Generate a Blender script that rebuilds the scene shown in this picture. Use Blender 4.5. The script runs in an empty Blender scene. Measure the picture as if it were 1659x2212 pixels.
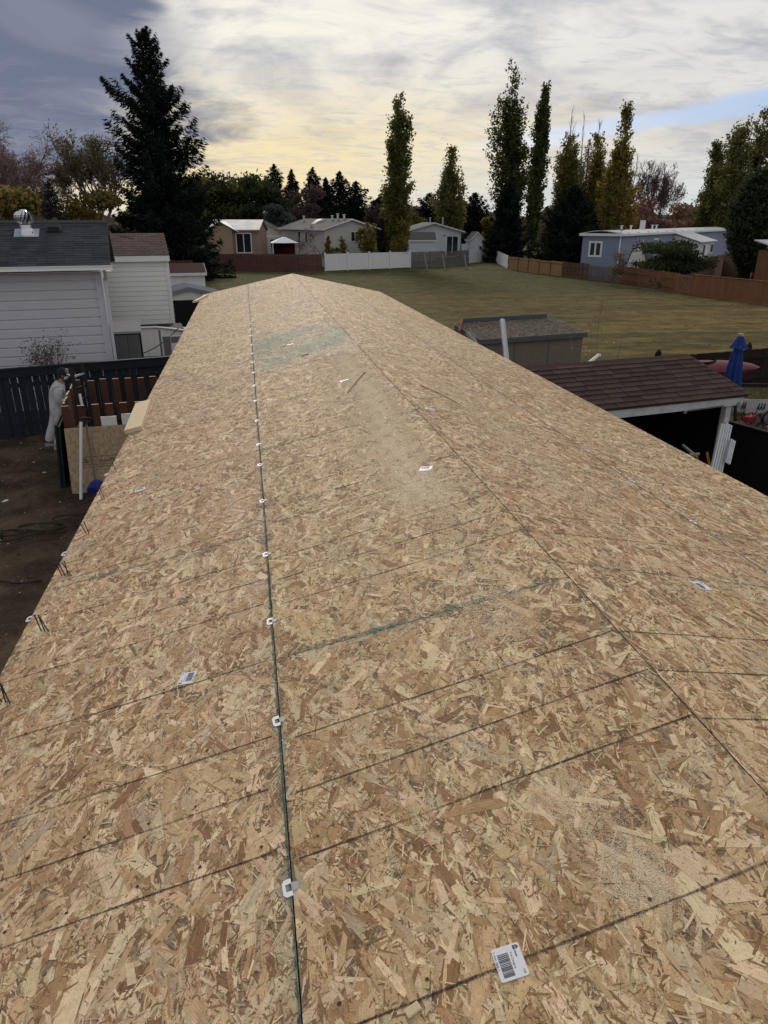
import bpy, math, random
import numpy as np
from mathutils import Vector

random.seed(7)
RNG = np.random.default_rng(7)
SC = bpy.context.scene
COL = SC.collection
R = math.radians

# ------------------------------------------------------------------ camera
PITCH, HEAD, FPX = R(22.395), R(10.40), 710.0
CAM = np.array([-1.056, 0.0, 4.73])
cam = bpy.data.cameras.new('camera')
camo = bpy.data.objects.new('camera', cam)
COL.objects.link(camo)
camo.location = CAM
camo.rotation_euler = (R(90) - PITCH, 0, -HEAD)
cam.sensor_fit = 'VERTICAL'
cam.sensor_height = 24
cam.lens = 24 * FPX / 1024
cam.clip_start = 0.05
cam.clip_end = 6000
SC.camera = camo

# ------------------------------------------------------------------ sky
SUN_EL, SUN_AZ = R(21), R(2)          # azimuth from +Y towards +X
SUN_STRENGTH, SKY_STRENGTH, EXPOSURE = 1.5, 0.1, 0.28
world = bpy.data.worlds.new('World')
SC.world = world
world.use_nodes = True


class NT:
    """small helper to write node trees"""
    def __init__(s, tree):
        s.t = tree
        s.t.nodes.clear()

    def node(s, typ, **kw):
        n = s.t.nodes.new(typ)
        for k, v in kw.items():
            setattr(n, k, v)
        return n

    def set(s, inp, v):
        if hasattr(v, 'is_output') or isinstance(v, bpy.types.NodeSocket):
            s.t.links.new(v, inp)
        else:
            if isinstance(v, (tuple, list)) and len(v) == 3 and inp.type == 'RGBA':
                v = (*v, 1)
            inp.default_value = v

    def m(s, op, a, b=None, c=None):
        n = s.node('ShaderNodeMath', operation=op)
        s.set(n.inputs[0], a)
        if b is not None:
            s.set(n.inputs[1], b)
        if c is not None:
            s.set(n.inputs[2], c)
        return n.outputs[0]

    def ss(s, v, lo, hi):
        n = s.node('ShaderNodeMapRange', interpolation_type='SMOOTHSTEP')
        s.set(n.inputs[0], v)
        s.set(n.inputs[1], lo)
        s.set(n.inputs[2], hi)
        return n.outputs[0]

    def noise(s, vec, scale, detail=4, rough=.55, dist=0.0):
        n = s.node('ShaderNodeTexNoise')
        if vec is not None:
            s.set(n.inputs['Vector'], vec)
        s.set(n.inputs['Scale'], scale)
        s.set(n.inputs['Detail'], detail)
        s.set(n.inputs['Roughness'], rough)
        s.set(n.inputs['Distortion'], dist)
        return n.outputs[0]

    def mix(s, f, a, b, blend='MIX'):
        n = s.node('ShaderNodeMix', data_type='RGBA', blend_type=blend)
        s.set(n.inputs[0], f)
        s.set(n.inputs[6], a)
        s.set(n.inputs[7], b)
        return n.outputs[2]

    def comb(s, x, y, z):
        n = s.node('ShaderNodeCombineXYZ')
        for i, v in enumerate((x, y, z)):
            s.set(n.inputs[i], v)
        return n.outputs[0]

    def sep(s, v):
        n = s.node('ShaderNodeSeparateXYZ')
        s.set(n.inputs[0], v)
        return n.outputs

    def vmul(s, v, k):
        n = s.node('ShaderNodeVectorMath', operation='MULTIPLY')
        s.set(n.inputs[0], v)
        n.inputs[1].default_value = k
        return n.outputs[0]


def build_world():
    N = NT(world.node_tree)
    tc = N.node('ShaderNodeTexCoord')
    x, y, z = N.sep(tc.outputs['Generated'])
    el = N.m('MAXIMUM', z, 0.0)
    az = N.m('ARCTAN2', x, y)
    den = N.m('ADD', el, 0.15)
    px = N.m('DIVIDE', x, den)
    py = N.m('DIVIDE', y, den)
    pv = N.comb(px, py, 0.0)
    big = N.noise(N.vmul(pv, (.55, .50, 1)), 1.0, 6, .52, .6)
    fine = N.noise(N.vmul(pv, (1.25, 1.15, 1)), 1.25, 7, .56, .9)
    wisp = N.noise(N.vmul(pv, (3.6, 6.5, 1)), 1.3, 9, .66, .7)
    sky = N.node('ShaderNodeTexSky', sky_type='NISHITA', sun_disc=False,
                 sun_elevation=SUN_EL, sun_rotation=SUN_AZ)
    K = 8.9
    def c(r, g, b):
        return (r * K, g * K, b * K)
    # overcast sheet: cream and lavender grey
    sheet = N.mix(N.ss(fine, .40, .66), c(.74, .715, .645), c(.50, .50, .525))
    sheet = N.mix(N.m('MULTIPLY', N.ss(az, .12, .50), .65), sheet, N.mix(N.ss(fine, .38, .66), c(.66, .665, .69), c(.50, .51, .55)))
    sheet = N.mix(N.m('MULTIPLY', N.ss(wisp, .48, .66), .60), sheet, c(.43, .445, .49))
    lump = N.noise(N.vmul(pv, (1.7, 1.9, 1)), 1.0, 5, .5, .4)
    sheet = N.mix(N.m('MULTIPLY', N.ss(lump, .54, .66), N.m('MULTIPLY', N.ss(el, .07, .14), .62)), sheet, c(.34, .355, .41))
    # brighter round the veiled sun
    da = N.m('SUBTRACT', az, SUN_AZ + .03)
    glow = N.m('EXPONENT', N.m('MULTIPLY', N.m('MULTIPLY', da, da), -7.0))
    hi = N.m('MULTIPLY', glow, N.ss(el, .08, .25))
    hi = N.m('MULTIPLY', hi, N.ss(fine, .66, .38))
    sheet = N.mix(N.m('MULTIPLY', hi, .75), sheet, c(.98, .94, .84))
    # warm low band under the sun
    low = N.m('MULTIPLY', glow, N.ss(el, .19, .05))
    low = N.m('MULTIPLY', low, N.ss(el, -.03, .04))
    low = N.m('MULTIPLY', low, N.m('MULTIPLY_ADD', N.ss(wisp, .66, .36), .55, .45))
    sheet = N.mix(N.m('MULTIPLY', low, .92), sheet, c(.93, .75, .39))
    # pale, slightly blue air at the horizon to the right
    hz = N.m('MULTIPLY', N.ss(el, .10, .01), N.ss(az, .0, .35))
    sheet = N.mix(N.m('MULTIPLY', hz, .6), sheet, c(.60, .66, .70))
    # rift of open blue sky on the right
    mid = N.m('MULTIPLY_ADD', N.m('SUBTRACT', az, .35), .13, .088)
    off = N.m('ABSOLUTE', N.m('SUBTRACT', N.m('ADD', el, N.m('MULTIPLY_ADD', fine, .03, -.015)), mid))
    rift = N.m('MULTIPLY', N.ss(off, .0145, .004), N.ss(az, .24, .42))
    small = N.m('MULTIPLY', N.ss(big, .60, .70), N.ss(az, .1, .3))
    rift = N.m('MAXIMUM', rift, N.m('MULTIPLY', small, .5))
    blue = N.mix(.7, sky.outputs[0], c(.21, .37, .72))
    sheet = N.mix(N.m('MULTIPLY', rift, .85), sheet, blue)
    # heavy slate cloud on the left, ragged edge, lighter streaks in it
    edge = N.m('ADD', az, N.m('MULTIPLY_ADD', big, .5, -.25))
    edge = N.m('ADD', edge, N.m('MULTIPLY_ADD', fine, .30, -.15))
    lowgap = N.m('MULTIPLY', N.ss(el, .075, .005), .28)
    edge = N.m('ADD', edge, lowgap)
    dark = N.ss(edge, .00, -.11)
    dark = N.m('MULTIPLY', dark, N.ss(az, -2.4, -1.2))
    slate = N.mix(N.ss(fine, .42, .64), c(.150, .172, .25), c(.205, .225, .30))
    slate = N.mix(N.m('MULTIPLY', N.m('MULTIPLY', N.ss(wisp, .50, .72), N.ss(el, .20, .10)), .45), slate, c(.33, .345, .40))
    slate = N.mix(N.m('MULTIPLY', N.ss(el, .07, .01), .7), slate, c(.62, .50, .44))
    col = N.mix(dark, sheet, slate)
    # the far side of the sky, away from the sun: thicker, greyer
    back = N.ss(y, .35, -.6)
    col = N.mix(N.m('MULTIPLY', back, .8), col, c(.50, .51, .535))
    bg = N.node('ShaderNodeBackground')
    N.set(bg.inputs[0], col)
    bg.inputs[1].default_value = SKY_STRENGTH
    out = N.node('ShaderNodeOutputWorld')
    N.t.links.new(bg.outputs[0], out.inputs[0])


build_world()
sun = bpy.data.lights.new('sun', 'SUN')
sun.energy = SUN_STRENGTH
sun.angle = R(14)
sun.color = (1.0, .90, .76)
suno = bpy.data.objects.new('sun', sun)
COL.objects.link(suno)
_sd = Vector((math.sin(SUN_AZ) * math.cos(SUN_EL), math.cos(SUN_AZ) * math.cos(SUN_EL), math.sin(SUN_EL)))
suno.rotation_euler = _sd.to_track_quat('Z', 'Y').to_euler()
suno.location = (0, 40, 40)
SC.view_settings.view_transform = 'Standard'
SC.view_settings.look = 'None'
SC.view_settings.exposure = EXPOSURE
SC.view_settings.gamma = 1
SC.view_settings.use_curve_mapping = False
SC.cycles.max_bounces = 5
SC.cycles.diffuse_bounces = 3
SC.cycles.transparent_max_bounces = 12

# ------------------------------------------------------------------ surveying: picture point -> place on the site
SPX = 768 / 1659
_h = np.array([math.sin(HEAD), math.cos(HEAD), 0]); _r = np.array([math.cos(HEAD), -math.sin(HEAD), 0]); _u = np.array([0, 0, 1.])
_fw = _h * math.cos(PITCH) - _u * math.sin(PITCH); _up = _h * math.sin(PITCH) + _u * math.cos(PITCH)


def ray(dx, dy):
    return _r * (dx * SPX - 384) + _up * (512 - dy * SPX) + _fw * FPX


def G(dx, dy, z=0.0):
    d = ray(dx, dy)
    return CAM + (z - CAM[2]) / d[2] * d


def D(dx, dy, dist):
    d = ray(dx, dy)
    return CAM + dist / (d @ _h) * d


def dist_of(P):
    return (np.array(P) - CAM) @ _h


# ------------------------------------------------------------------ mesh helpers
class MB:
    def __init__(s):
        s.v, s.f, s.m = [], [], []

    def poly(s, pts, mi=0):
        n = len(s.v)
        s.v += [tuple(float(q) for q in p) for p in pts]
        s.f.append(tuple(range(n, n + len(pts))))
        s.m.append(mi)
        return s

    def hexa(s, p, mi=0):
        n = len(s.v)
        s.v += [tuple(float(q) for q in a) for a in p]
        for f in ((0, 3, 2, 1), (4, 5, 6, 7), (0, 1, 5, 4), (1, 2, 6, 5), (2, 3, 7, 6), (3, 0, 4, 7)):
            s.f.append(tuple(n + i for i in f))
            s.m.append(mi)
        return s

    def box(s, x0, x1, y0, y1, z0, z1, mi=0):
        return s.hexa([(x0, y0, z0), (x1, y0, z0), (x1, y1, z0), (x0, y1, z0), (x0, y0, z1), (x1, y0, z1), (x1, y1, z1), (x0, y1, z1)], mi)

    def obox(s, o, a, b, c, mi=0):
        o, a, b, c = (np.array(q, float) for q in (o, a, b, c))
        return s.hexa([o, o + a, o + a + b, o + b, o + c, o + a + c, o + a + b + c, o + b + c], mi)

    def bar(s, p0, p1, w, h, mi=0, up=(0, 0, 1)):
        p0, p1, up = np.array(p0, float), np.array(p1, float), np.array(up, float)
        d = p1 - p0
        sd = np.cross(d, up)
        if np.linalg.norm(sd) < 1e-6:
            sd = np.cross(d, (1, 0, 0))
        sd /= np.linalg.norm(sd)
        u2 = np.cross(sd, d)
        u2 /= np.linalg.norm(u2)
        return s.obox(p0 - sd * w / 2 - u2 * h / 2, d, sd * w, u2 * h, mi) if False else s.hexa(
            [p0 - sd * w / 2 - u2 * h / 2, p0 + sd * w / 2 - u2 * h / 2, p1 + sd * w / 2 - u2 * h / 2, p1 - sd * w / 2 - u2 * h / 2,
             p0 - sd * w / 2 + u2 * h / 2, p0 + sd * w / 2 + u2 * h / 2, p1 + sd * w / 2 + u2 * h / 2, p1 - sd * w / 2 + u2 * h / 2], mi)

    def tube(s, pts, radii, n=6, mi=0, caps=True):
        pts = [np.array(p, float) for p in pts]
        if not hasattr(radii, '__len__'):
            radii = [radii] * len(pts)
        base = len(s.v)
        ref = np.array([.31, .17, .93])
        for i, p in enumerate(pts):
            d = pts[min(i + 1, len(pts) - 1)] - pts[max(i - 1, 0)]
            d /= (np.linalg.norm(d) + 1e-9)
            a = np.cross(d, ref)
            if np.linalg.norm(a) < .05:
                a = np.cross(d, (1, 0, 0))
            a /= np.linalg.norm(a)
            b = np.cross(d, a)
            for k in range(n):
                t = 2 * math.pi * k / n
                q = p + radii[i] * (math.cos(t) * a + math.sin(t) * b)
                s.v.append(tuple(q))
        for i in range(len(pts) - 1):
            for k in range(n):
                k2 = (k + 1) % n
                s.f.append((base + i * n + k, base + i * n + k2, base + (i + 1) * n + k2, base + (i + 1) * n + k))
                s.m.append(mi)
        if caps and n > 3:
            s.f.append(tuple(base + k for k in range(n))[::-1]); s.m.append(mi)
            e = base + (len(pts) - 1) * n
            s.f.append(tuple(e + k for k in range(n))); s.m.append(mi)
        return s

    def lathe(s, prof, n=16, o=(0, 0, 0), mi=0, fold=None):
        base = len(s.v)
        for j, (r, z) in enumerate(prof):
            for k in range(n):
                t = 2 * math.pi * k / n
                rr = r * (fold(t, j) if fold else 1)
                s.v.append((o[0] + rr * math.cos(t), o[1] + rr * math.sin(t), o[2] + z))
        for j in range(len(prof) - 1):
            for k in range(n):
                k2 = (k + 1) % n
                s.f.append((base + j * n + k, base + j * n + k2, base + (j + 1) * n + k2, base + (j + 1) * n + k))
                s.m.append(mi)
        return s

    def build(s, name, mats, parent=None, smooth=False, bevel=0, loc=None, rotz=0):
        me = bpy.data.meshes.new(name)
        me.from_pydata(s.v, [], s.f)
        if not isinstance(mats, (list, tuple)):
            mats = [mats]
        for m in mats:
            me.materials.append(m)
        if len(mats) > 1:
            me.polygons.foreach_set('material_index', s.m)
        if smooth:
            me.polygons.foreach_set('use_smooth', [True] * len(me.polygons))
        me.update()
        o = link(name, me, parent)
        if loc is not None:
            o.location = loc
        o.rotation_euler.z = rotz
        if bevel:
            b = o.modifiers.new('bevel', 'BEVEL')
            b.width = bevel
            b.segments = 2
            b.limit_method = 'ANGLE'
        return o


def link(name, data, parent=None):
    o = bpy.data.objects.new(name, data)
    COL.objects.link(o)
    if parent is not None:
        o.parent = parent
    return o


def tag(o, label=None, cat=None, group=None, kind=None):
    if label:
        o['label'] = label
    if cat:
        o['category'] = cat
    if group:
        o['group'] = group
    if kind:
        o['kind'] = kind
    return o


def thing(name, label, cat, loc=(0, 0, 0), rotz=0.0, group=None):
    o = link(name, None)
    o.location = tuple(float(q) for q in loc)
    o.rotation_euler = (0, 0, rotz)
    return tag(o, label, cat, group)


def stuff(o):
    o['kind'] = 'stuff'
    return o


def inst(src, parent, loc=None, rot=None):
    o = src.copy()
    COL.objects.link(o)
    o.parent = parent
    if loc is not None:
        o.location = loc
    if rot is not None:
        o.rotation_euler = rot
    return o


# numpy mesh of equal-sided faces with per-vertex colour (and optional uv)
def np_mesh(name, V, nper, mat, parent=None, col=None, uv=None):
    V = np.ascontiguousarray(V, dtype=np.float32).reshape(-1, 3)
    nv = len(V)
    nf = nv // nper
    me = bpy.data.meshes.new(name)
    me.vertices.add(nv)
    me.vertices.foreach_set('co', V.ravel())
    me.loops.add(nv)
    me.loops.foreach_set('vertex_index', np.arange(nv, dtype=np.int32))
    me.polygons.add(nf)
    me.polygons.foreach_set('loop_start', np.arange(0, nv, nper, dtype=np.int32))
    me.polygons.foreach_set('loop_total', np.full(nf, nper, dtype=np.int32))
    if col is not None:
        a = me.color_attributes.new('col', 'FLOAT_COLOR', 'POINT')
        c4 = np.ones((nf, 4), dtype=np.float32)
        c4[:, :3] = col
        a.data.foreach_set('color', np.repeat(c4, nper, axis=0).ravel())
    if uv is not None:
        l = me.uv_layers.new(name='uv')
        l.data.foreach_set('uv', np.ascontiguousarray(uv, dtype=np.float32).ravel())
    me.materials.append(mat)
    me.update(calc_edges=True)
    return link(name, me, parent)


# ------------------------------------------------------------------ materials
def mat(name, col, var=.18, scale=6.0, rough=.8, bump=0.0, stretch=(1, 1, 1), rand=0.0, metal=0.0, col2=None, bscale=None, spec=.25):
    m = bpy.data.materials.new(name)
    m.use_nodes = True
    N = NT(m.node_tree)
    tc = N.node('ShaderNodeTexCoord')
    v = N.vmul(tc.outputs['Object'], stretch)
    n = N.noise(v, scale, 6, .6)
    n2 = N.noise(v, scale * 6.3, 3, .6)
    k = N.m('MULTIPLY_ADD', N.m('MULTIPLY_ADD', n2, .5, N.m('MULTIPLY', n, 1.5)), var, 1 - var)
    if rand:
        oi = N.node('ShaderNodeObjectInfo')
        k = N.m('MULTIPLY', k, N.m('MULTIPLY_ADD', oi.outputs['Random'], rand * 2, 1 - rand))
    base = (*col, 1)
    if col2 is not None:
        base = N.mix(N.ss(n, .42, .62), col, col2)
    c = N.mix(1.0, base, N.comb(k, k, k), 'MULTIPLY')
    b = N.node('ShaderNodeBsdfPrincipled')
    N.set(b.inputs['Base Color'], c)
    b.inputs['Roughness'].default_value = rough
    b.inputs['Metallic'].default_value = metal
    b.inputs['Specular IOR Level'].default_value = spec
    if bump:
        bn = N.node('ShaderNodeBump')
        bn.inputs['Strength'].default_value = 1
        bn.inputs['Distance'].default_value = bump
        N.set(bn.inputs['Height'], N.noise(v, bscale or scale * 4, 4, .6))
        N.set(b.inputs['Normal'], bn.outputs[0])
    o = N.node('ShaderNodeOutputMaterial')
    N.t.links.new(b.outputs[0], o.inputs[0])
    return m


def mat_leaf(name, trans=.3, gain=1.0):
    m = bpy.data.materials.new(name)
    m.use_nodes = True
    N = NT(m.node_tree)
    a0 = N.node('ShaderNodeAttribute', attribute_name='col')
    a = N.node('ShaderNodeMix', data_type='RGBA', blend_type='MULTIPLY')
    a.inputs[0].default_value = 1
    N.set(a.inputs[6], a0.outputs[0])
    a.inputs[7].default_value = (gain, gain, gain, 1)
    d = N.node('ShaderNodeBsdfDiffuse')
    t = N.node('ShaderNodeBsdfTranslucent')
    N.set(d.inputs[0], a.outputs[2])
    N.set(t.inputs[0], a.outputs[2])
    mx = N.node('ShaderNodeMixShader')
    mx.inputs[0].default_value = trans
    N.t.links.new(d.outputs[0], mx.inputs[1])
    N.t.links.new(t.outputs[0], mx.inputs[2])
    o = N.node('ShaderNodeOutputMaterial')
    N.t.links.new(mx.outputs[0], o.inputs[0])
    return m


def mat_glass(name, col=(.02, .024, .03), rough=.08):
    m = bpy.data.materials.new(name)
    m.use_nodes = True
    b = m.node_tree.nodes['Principled BSDF']
    b.inputs['Base Color'].default_value = (*col, 1)
    b.inputs['Roughness'].default_value = rough
    return m


def mat_osb():
    m = bpy.data.materials.new('osb_strands')
    m.use_nodes = True
    N = NT(m.node_tree)
    a = N.node('ShaderNodeAttribute', attribute_name='col')
    uv = N.node('ShaderNodeUVMap', uv_map='uv')
    tc = N.node('ShaderNodeTexCoord')
    g1 = N.noise(N.vmul(uv.outputs[0], (9, 420, 1)), 1.0, 3, .6)
    g2 = N.noise(N.vmul(uv.outputs[0], (60, 1500, 1)), 1.0, 2, .6)
    g3 = N.noise(tc.outputs['Object'], 55, 4, .65)
    sp = N.noise(tc.outputs['Object'], 320, 2, .6)
    k = N.m('MULTIPLY_ADD', g1, .62, .72)
    k = N.m('MULTIPLY', k, N.m('MULTIPLY_ADD', g2, .34, .83))
    k = N.m('MULTIPLY', k, N.m('MULTIPLY_ADD', g3, .75, .66))
    g4 = N.noise(tc.outputs['Object'], 1.6, 5, .6)
    k = N.m('MULTIPLY', k, N.m('MULTIPLY_ADD', g4, .36, .82))
    k = N.m('MULTIPLY', k, N.m('MULTIPLY_ADD', N.ss(sp, .60, .68), -.55, 1.0))
    c = N.mix(1.0, a.outputs[0], N.comb(k, k, k), 'MULTIPLY')
    # scuffs and dust trodden over the boards
    ds = N.m('MULTIPLY', N.ss(N.noise(tc.outputs['Object'], 3.1, 6, .65, .5), .56, .72), N.ss(g3, .40, .60))
    c = N.mix(N.m('MULTIPLY', ds, .38), c, (.56, .46, .345))
    b = N.node('ShaderNodeBsdfPrincipled')
    N.set(b.inputs['Base Color'], c)
    b.inputs['Roughness'].default_value = .72
    b.inputs['Specular IOR Level'].default_value = .25
    bn = N.node('ShaderNodeBump')
    bn.inputs['Strength'].default_value = .9
    bn.inputs['Distance'].default_value = .0012
    N.set(bn.inputs['Height'], N.m('ADD', g1, N.m('MULTIPLY', g3, .8)))
    N.set(b.inputs['Normal'], bn.outputs[0])
    o = N.node('ShaderNodeOutputMaterial')
    N.t.links.new(b.outputs[0], o.inputs[0])
    return m


def mat_board():
    # body of a sheet: compressed fines between the strands, edges sealed in teal
    m = bpy.data.materials.new('osb_board')
    m.use_nodes = True
    N = NT(m.node_tree)
    tc = N.node('ShaderNodeTexCoord')
    n = N.noise(N.vmul(tc.outputs['Object'], (1, .4, 1)), 90, 5, .7)
    c = N.mix(N.ss(n, .35, .65), (.13, .085, .05), (.36, .26, .155))
    b = N.node('ShaderNodeBsdfPrincipled')
    N.set(b.inputs['Base Color'], c)
    b.inputs['Roughness'].default_value = .85
    o = N.node('ShaderNodeOutputMaterial')
    N.t.links.new(b.outputs[0], o.inputs[0])
    return m


def mat_chalk(name, col, lo, hi):
    m = bpy.data.materials.new(name)
    m.use_nodes = True
    N = NT(m.node_tree)
    tc = N.node('ShaderNodeTexCoord')
    n = N.noise(N.vmul(tc.outputs['Object'], (1, 1, 1)), 240, 4, .7)
    n2 = N.noise(tc.outputs['Object'], 5, 4, .6)
    uv = N.node('ShaderNodeUVMap', uv_map='uv')
    _, v, _ = N.sep(uv.outputs[0])
    ed = N.ss(N.m('ABSOLUTE', N.m('SUBTRACT', v, .5)), .5, .12)
    f = N.m('MULTIPLY_ADD', n2, .8, N.m('MULTIPLY_ADD', n, .9, -.40))
    f = N.m('MULTIPLY', N.ss(N.m('MULTIPLY', f, N.m('MULTIPLY_ADD', ed, .7, .3)), lo, hi), ed)
    b = N.node('ShaderNodeBsdfDiffuse')
    N.set(b.inputs[0], (*col, 1))
    t = N.node('ShaderNodeBsdfTransparent')
    mx = N.node('ShaderNodeMixShader')
    N.set(mx.inputs[0], f)
    N.t.links.new(t.outputs[0], mx.inputs[1])
    N.t.links.new(b.outputs[0], mx.inputs[2])
    o = N.node('ShaderNodeOutputMaterial')
    N.t.links.new(mx.outputs[0], o.inputs[0])
    return m


M_OSB, M_BOARD = mat_osb(), mat_board()
M_CHALK = mat_chalk('black_chalk', (.038, .034, .034), .10, .74)
M_TEALCHALK = mat_chalk('teal_chalk', (.16, .29, .26), .28, .95)
M_TEAL = mat('teal_edge_sealer', (.012, .075, .082), .3, 30, .8)
M_LEAF, M_NEEDLE = mat_leaf('leaf', .5, 2.0), mat_leaf('needle', .08, .80)
M_BARK = mat('bark', (.075, .060, .050), .4, 12, .95, .01)
M_TWIG = mat('twig', (.215, .160, .145), .3, 5, .95)
M_WHITE = mat('white_paint', (.74, .74, .73), .10, 5, .6)
M_DIRTYWHITE = mat('weathered_white_paint', (.58, .59, .60), .35, 3, .75)
M_SIDE_A = mat('grey_white_siding', (.55, .54, .57), .10, 2.2, .6)
M_SIDE_B = mat('cream_siding', (.78, .78, .74), .08, 2, .6)
M_SH_A = mat('charcoal_shingle', (.036, .038, .046), .30, 26, .95, .002, rand=.32)
M_SH_B = mat('red_brown_shingle', (.072, .042, .037), .35, 14, .95, .002, rand=.3)
M_SH_C = mat('dark_brown_shingle', (.058, .035, .030), .30, 22, .95, .002, rand=.28)
M_NAVY = mat('navy_fence_paint', (.016, .020, .029), .3, 6, .75, rand=.25)
M_BLACK = mat('black_paint_and_shade', (.006, .006, .007), .3, 6, .85)  # real black paint on the fence; elsewhere also shade put into the colour
M_GAL = mat('galvanised_steel', (.62, .63, .64), .12, 9, .32, metal=.85)
M_ALU = mat('aluminium', (.72, .72, .73), .08, 9, .35, metal=.6)
M_CLIP = mat('zinc_clip', (.85, .85, .86), .06, 20, .42, metal=.25)
M_CLIPTAB = mat('dull_zinc_tab', (.40, .41, .43), .1, 20, .5, metal=.25)
M_CEDAR = mat('cedar_brown_stain', (.082, .034, .018), .35, 5, .85, stretch=(6, 6, .6), rand=.3)
M_CEDARCUT = mat('fresh_cut_end_grain', (.62, .52, .38), .2, 20, .8)
M_FENCE1 = mat('dull_red_brown_fence', (.115, .058, .054), .62, 1.4, .9, stretch=(5, 5, .4))
M_FENCE2 = mat('tan_plywood', (.36, .22, .095), .25, 2, .85)
M_FENCE3 = mat('red_cedar_fence', (.25, .120, .060), .62, 1.4, .85, stretch=(5, 5, .3))
M_FENCE4 = mat('brown_fence', (.135, .078, .048), .6, 1.4, .85, stretch=(5, 5, .3))
M_GREYWOOD = mat('weathered_grey_wood', (.15, .14, .135), .62, 1.4, .9, stretch=(5, 5, .5))
M_GREYOSB = mat('weathered_grey_osb', (.18, .155, .12), .45, 12, .95, .003, stretch=(1, 2.5, 1))
M_GREYFASCIA = mat('grey_green_fascia', (.085, .095, .10), .3, 3, .85)
M_OSBPANEL = mat('osb_panel', (.33, .235, .14), .45, 26, .85, .001, stretch=(1, 1, .45), col2=(.40, .30, .19))
M_LUMBER = mat('fresh_spruce_lumber', (.66, .52, .33), .14, 6, .7, stretch=(6, .8, 6))
M_GLASS = mat_glass('window_glass')
M_DARKROOF = mat('grey_shingle_roof', (.105, .10, .10), .25, 8, .95)
M_METALROOF = mat('white_metal_roof', (.66, .67, .69), .12, 1.5, .5)
M_GREYMETAL = mat('dull_grey_metal_roof', (.17, .185, .21), .25, 2, .95, spec=0.0)
M_TARP = mat('pale_underlay', (.55, .57, .59), .25, .9, .6, col2=(.36, .38, .40))
M_PINKWALL = mat('pinkish_bare_sheathing', (.30, .205, .165), .3, 1.3, .9)
M_TANWALL = mat('bare_osb_sheathing', (.36, .265, .18), .3, 1.3, .9)
M_GREYWHITE = mat('pale_grey_stucco', (.52, .51, .48), .12, 1.2, .85)
M_PALEBLUE = mat('bluish_white_siding', (.60, .63, .67), .1, 1.2, .7)
M_BLUE = mat('blue_siding', (.225, .262, .36), .12, 1.2, .65)
M_PLASTIC_GREY = mat('grey_resin', (.12, .122, .13), .12, 4, .6)
M_PLASTIC_GREYL = mat('light_grey_resin', (.30, .30, .30), .2, 4, .6)
M_BLUECLOTH = mat('blue_canvas', (.016, .042, .19), .25, 7, .85, .004)
M_KAYAK = mat('maroon_kayak_plastic', (.13, .018, .032), .15, 3, .42)
M_BLUEPLASTIC = mat('blue_plastic', (.025, .03, .20), .1, 4, .45)
M_SIGN = mat('dulled_white_sign', (.40, .40, .41), .25, 6, .7)
M_RED = mat('red_plastic', (.25, .018, .024), .1, 4, .4)
M_RUBBER = mat('black_rubber', (.016, .016, .017), .2, 9, .8)
M_STEEL = mat('dark_nail_steel', (.055, .050, .055), .2, 40, .45, metal=.5)
M_ORANGE = mat('orange_cord', (.36, .19, .03), .1, 9, .5)
M_HOSE = mat('dark_hose', (.035, .022, .02), .2, 9, .6)
M_PIPE = mat('white_pvc', (.72, .72, .73), .08, 3, .4)
M_COVERALL = mat('white_coverall', (.46, .46, .465), .15, 12, .85, .035, bscale=11)
M_SKIN = mat('skin', (.36, .20, .14), .06, 12, .6)
M_CAP = mat('dark_cap', (.02, .02, .025), .1, 12, .8)
M_CAPBRIM = mat('beige_cap_brim', (.45, .42, .36), .1, 12, .8)
M_DARKGREEN = mat('dark_green_steel', (.008, .022, .02), .2, 4, .6)
M_BARKDARK = mat('dark_stained_wood', (.022, .013, .011), .3, 4, .85, stretch=(5, 5, .5), rand=.25)
M_BRICKRED = mat('dark_red_curtain', (.075, .016, .020), .3, 3, .9)


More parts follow.
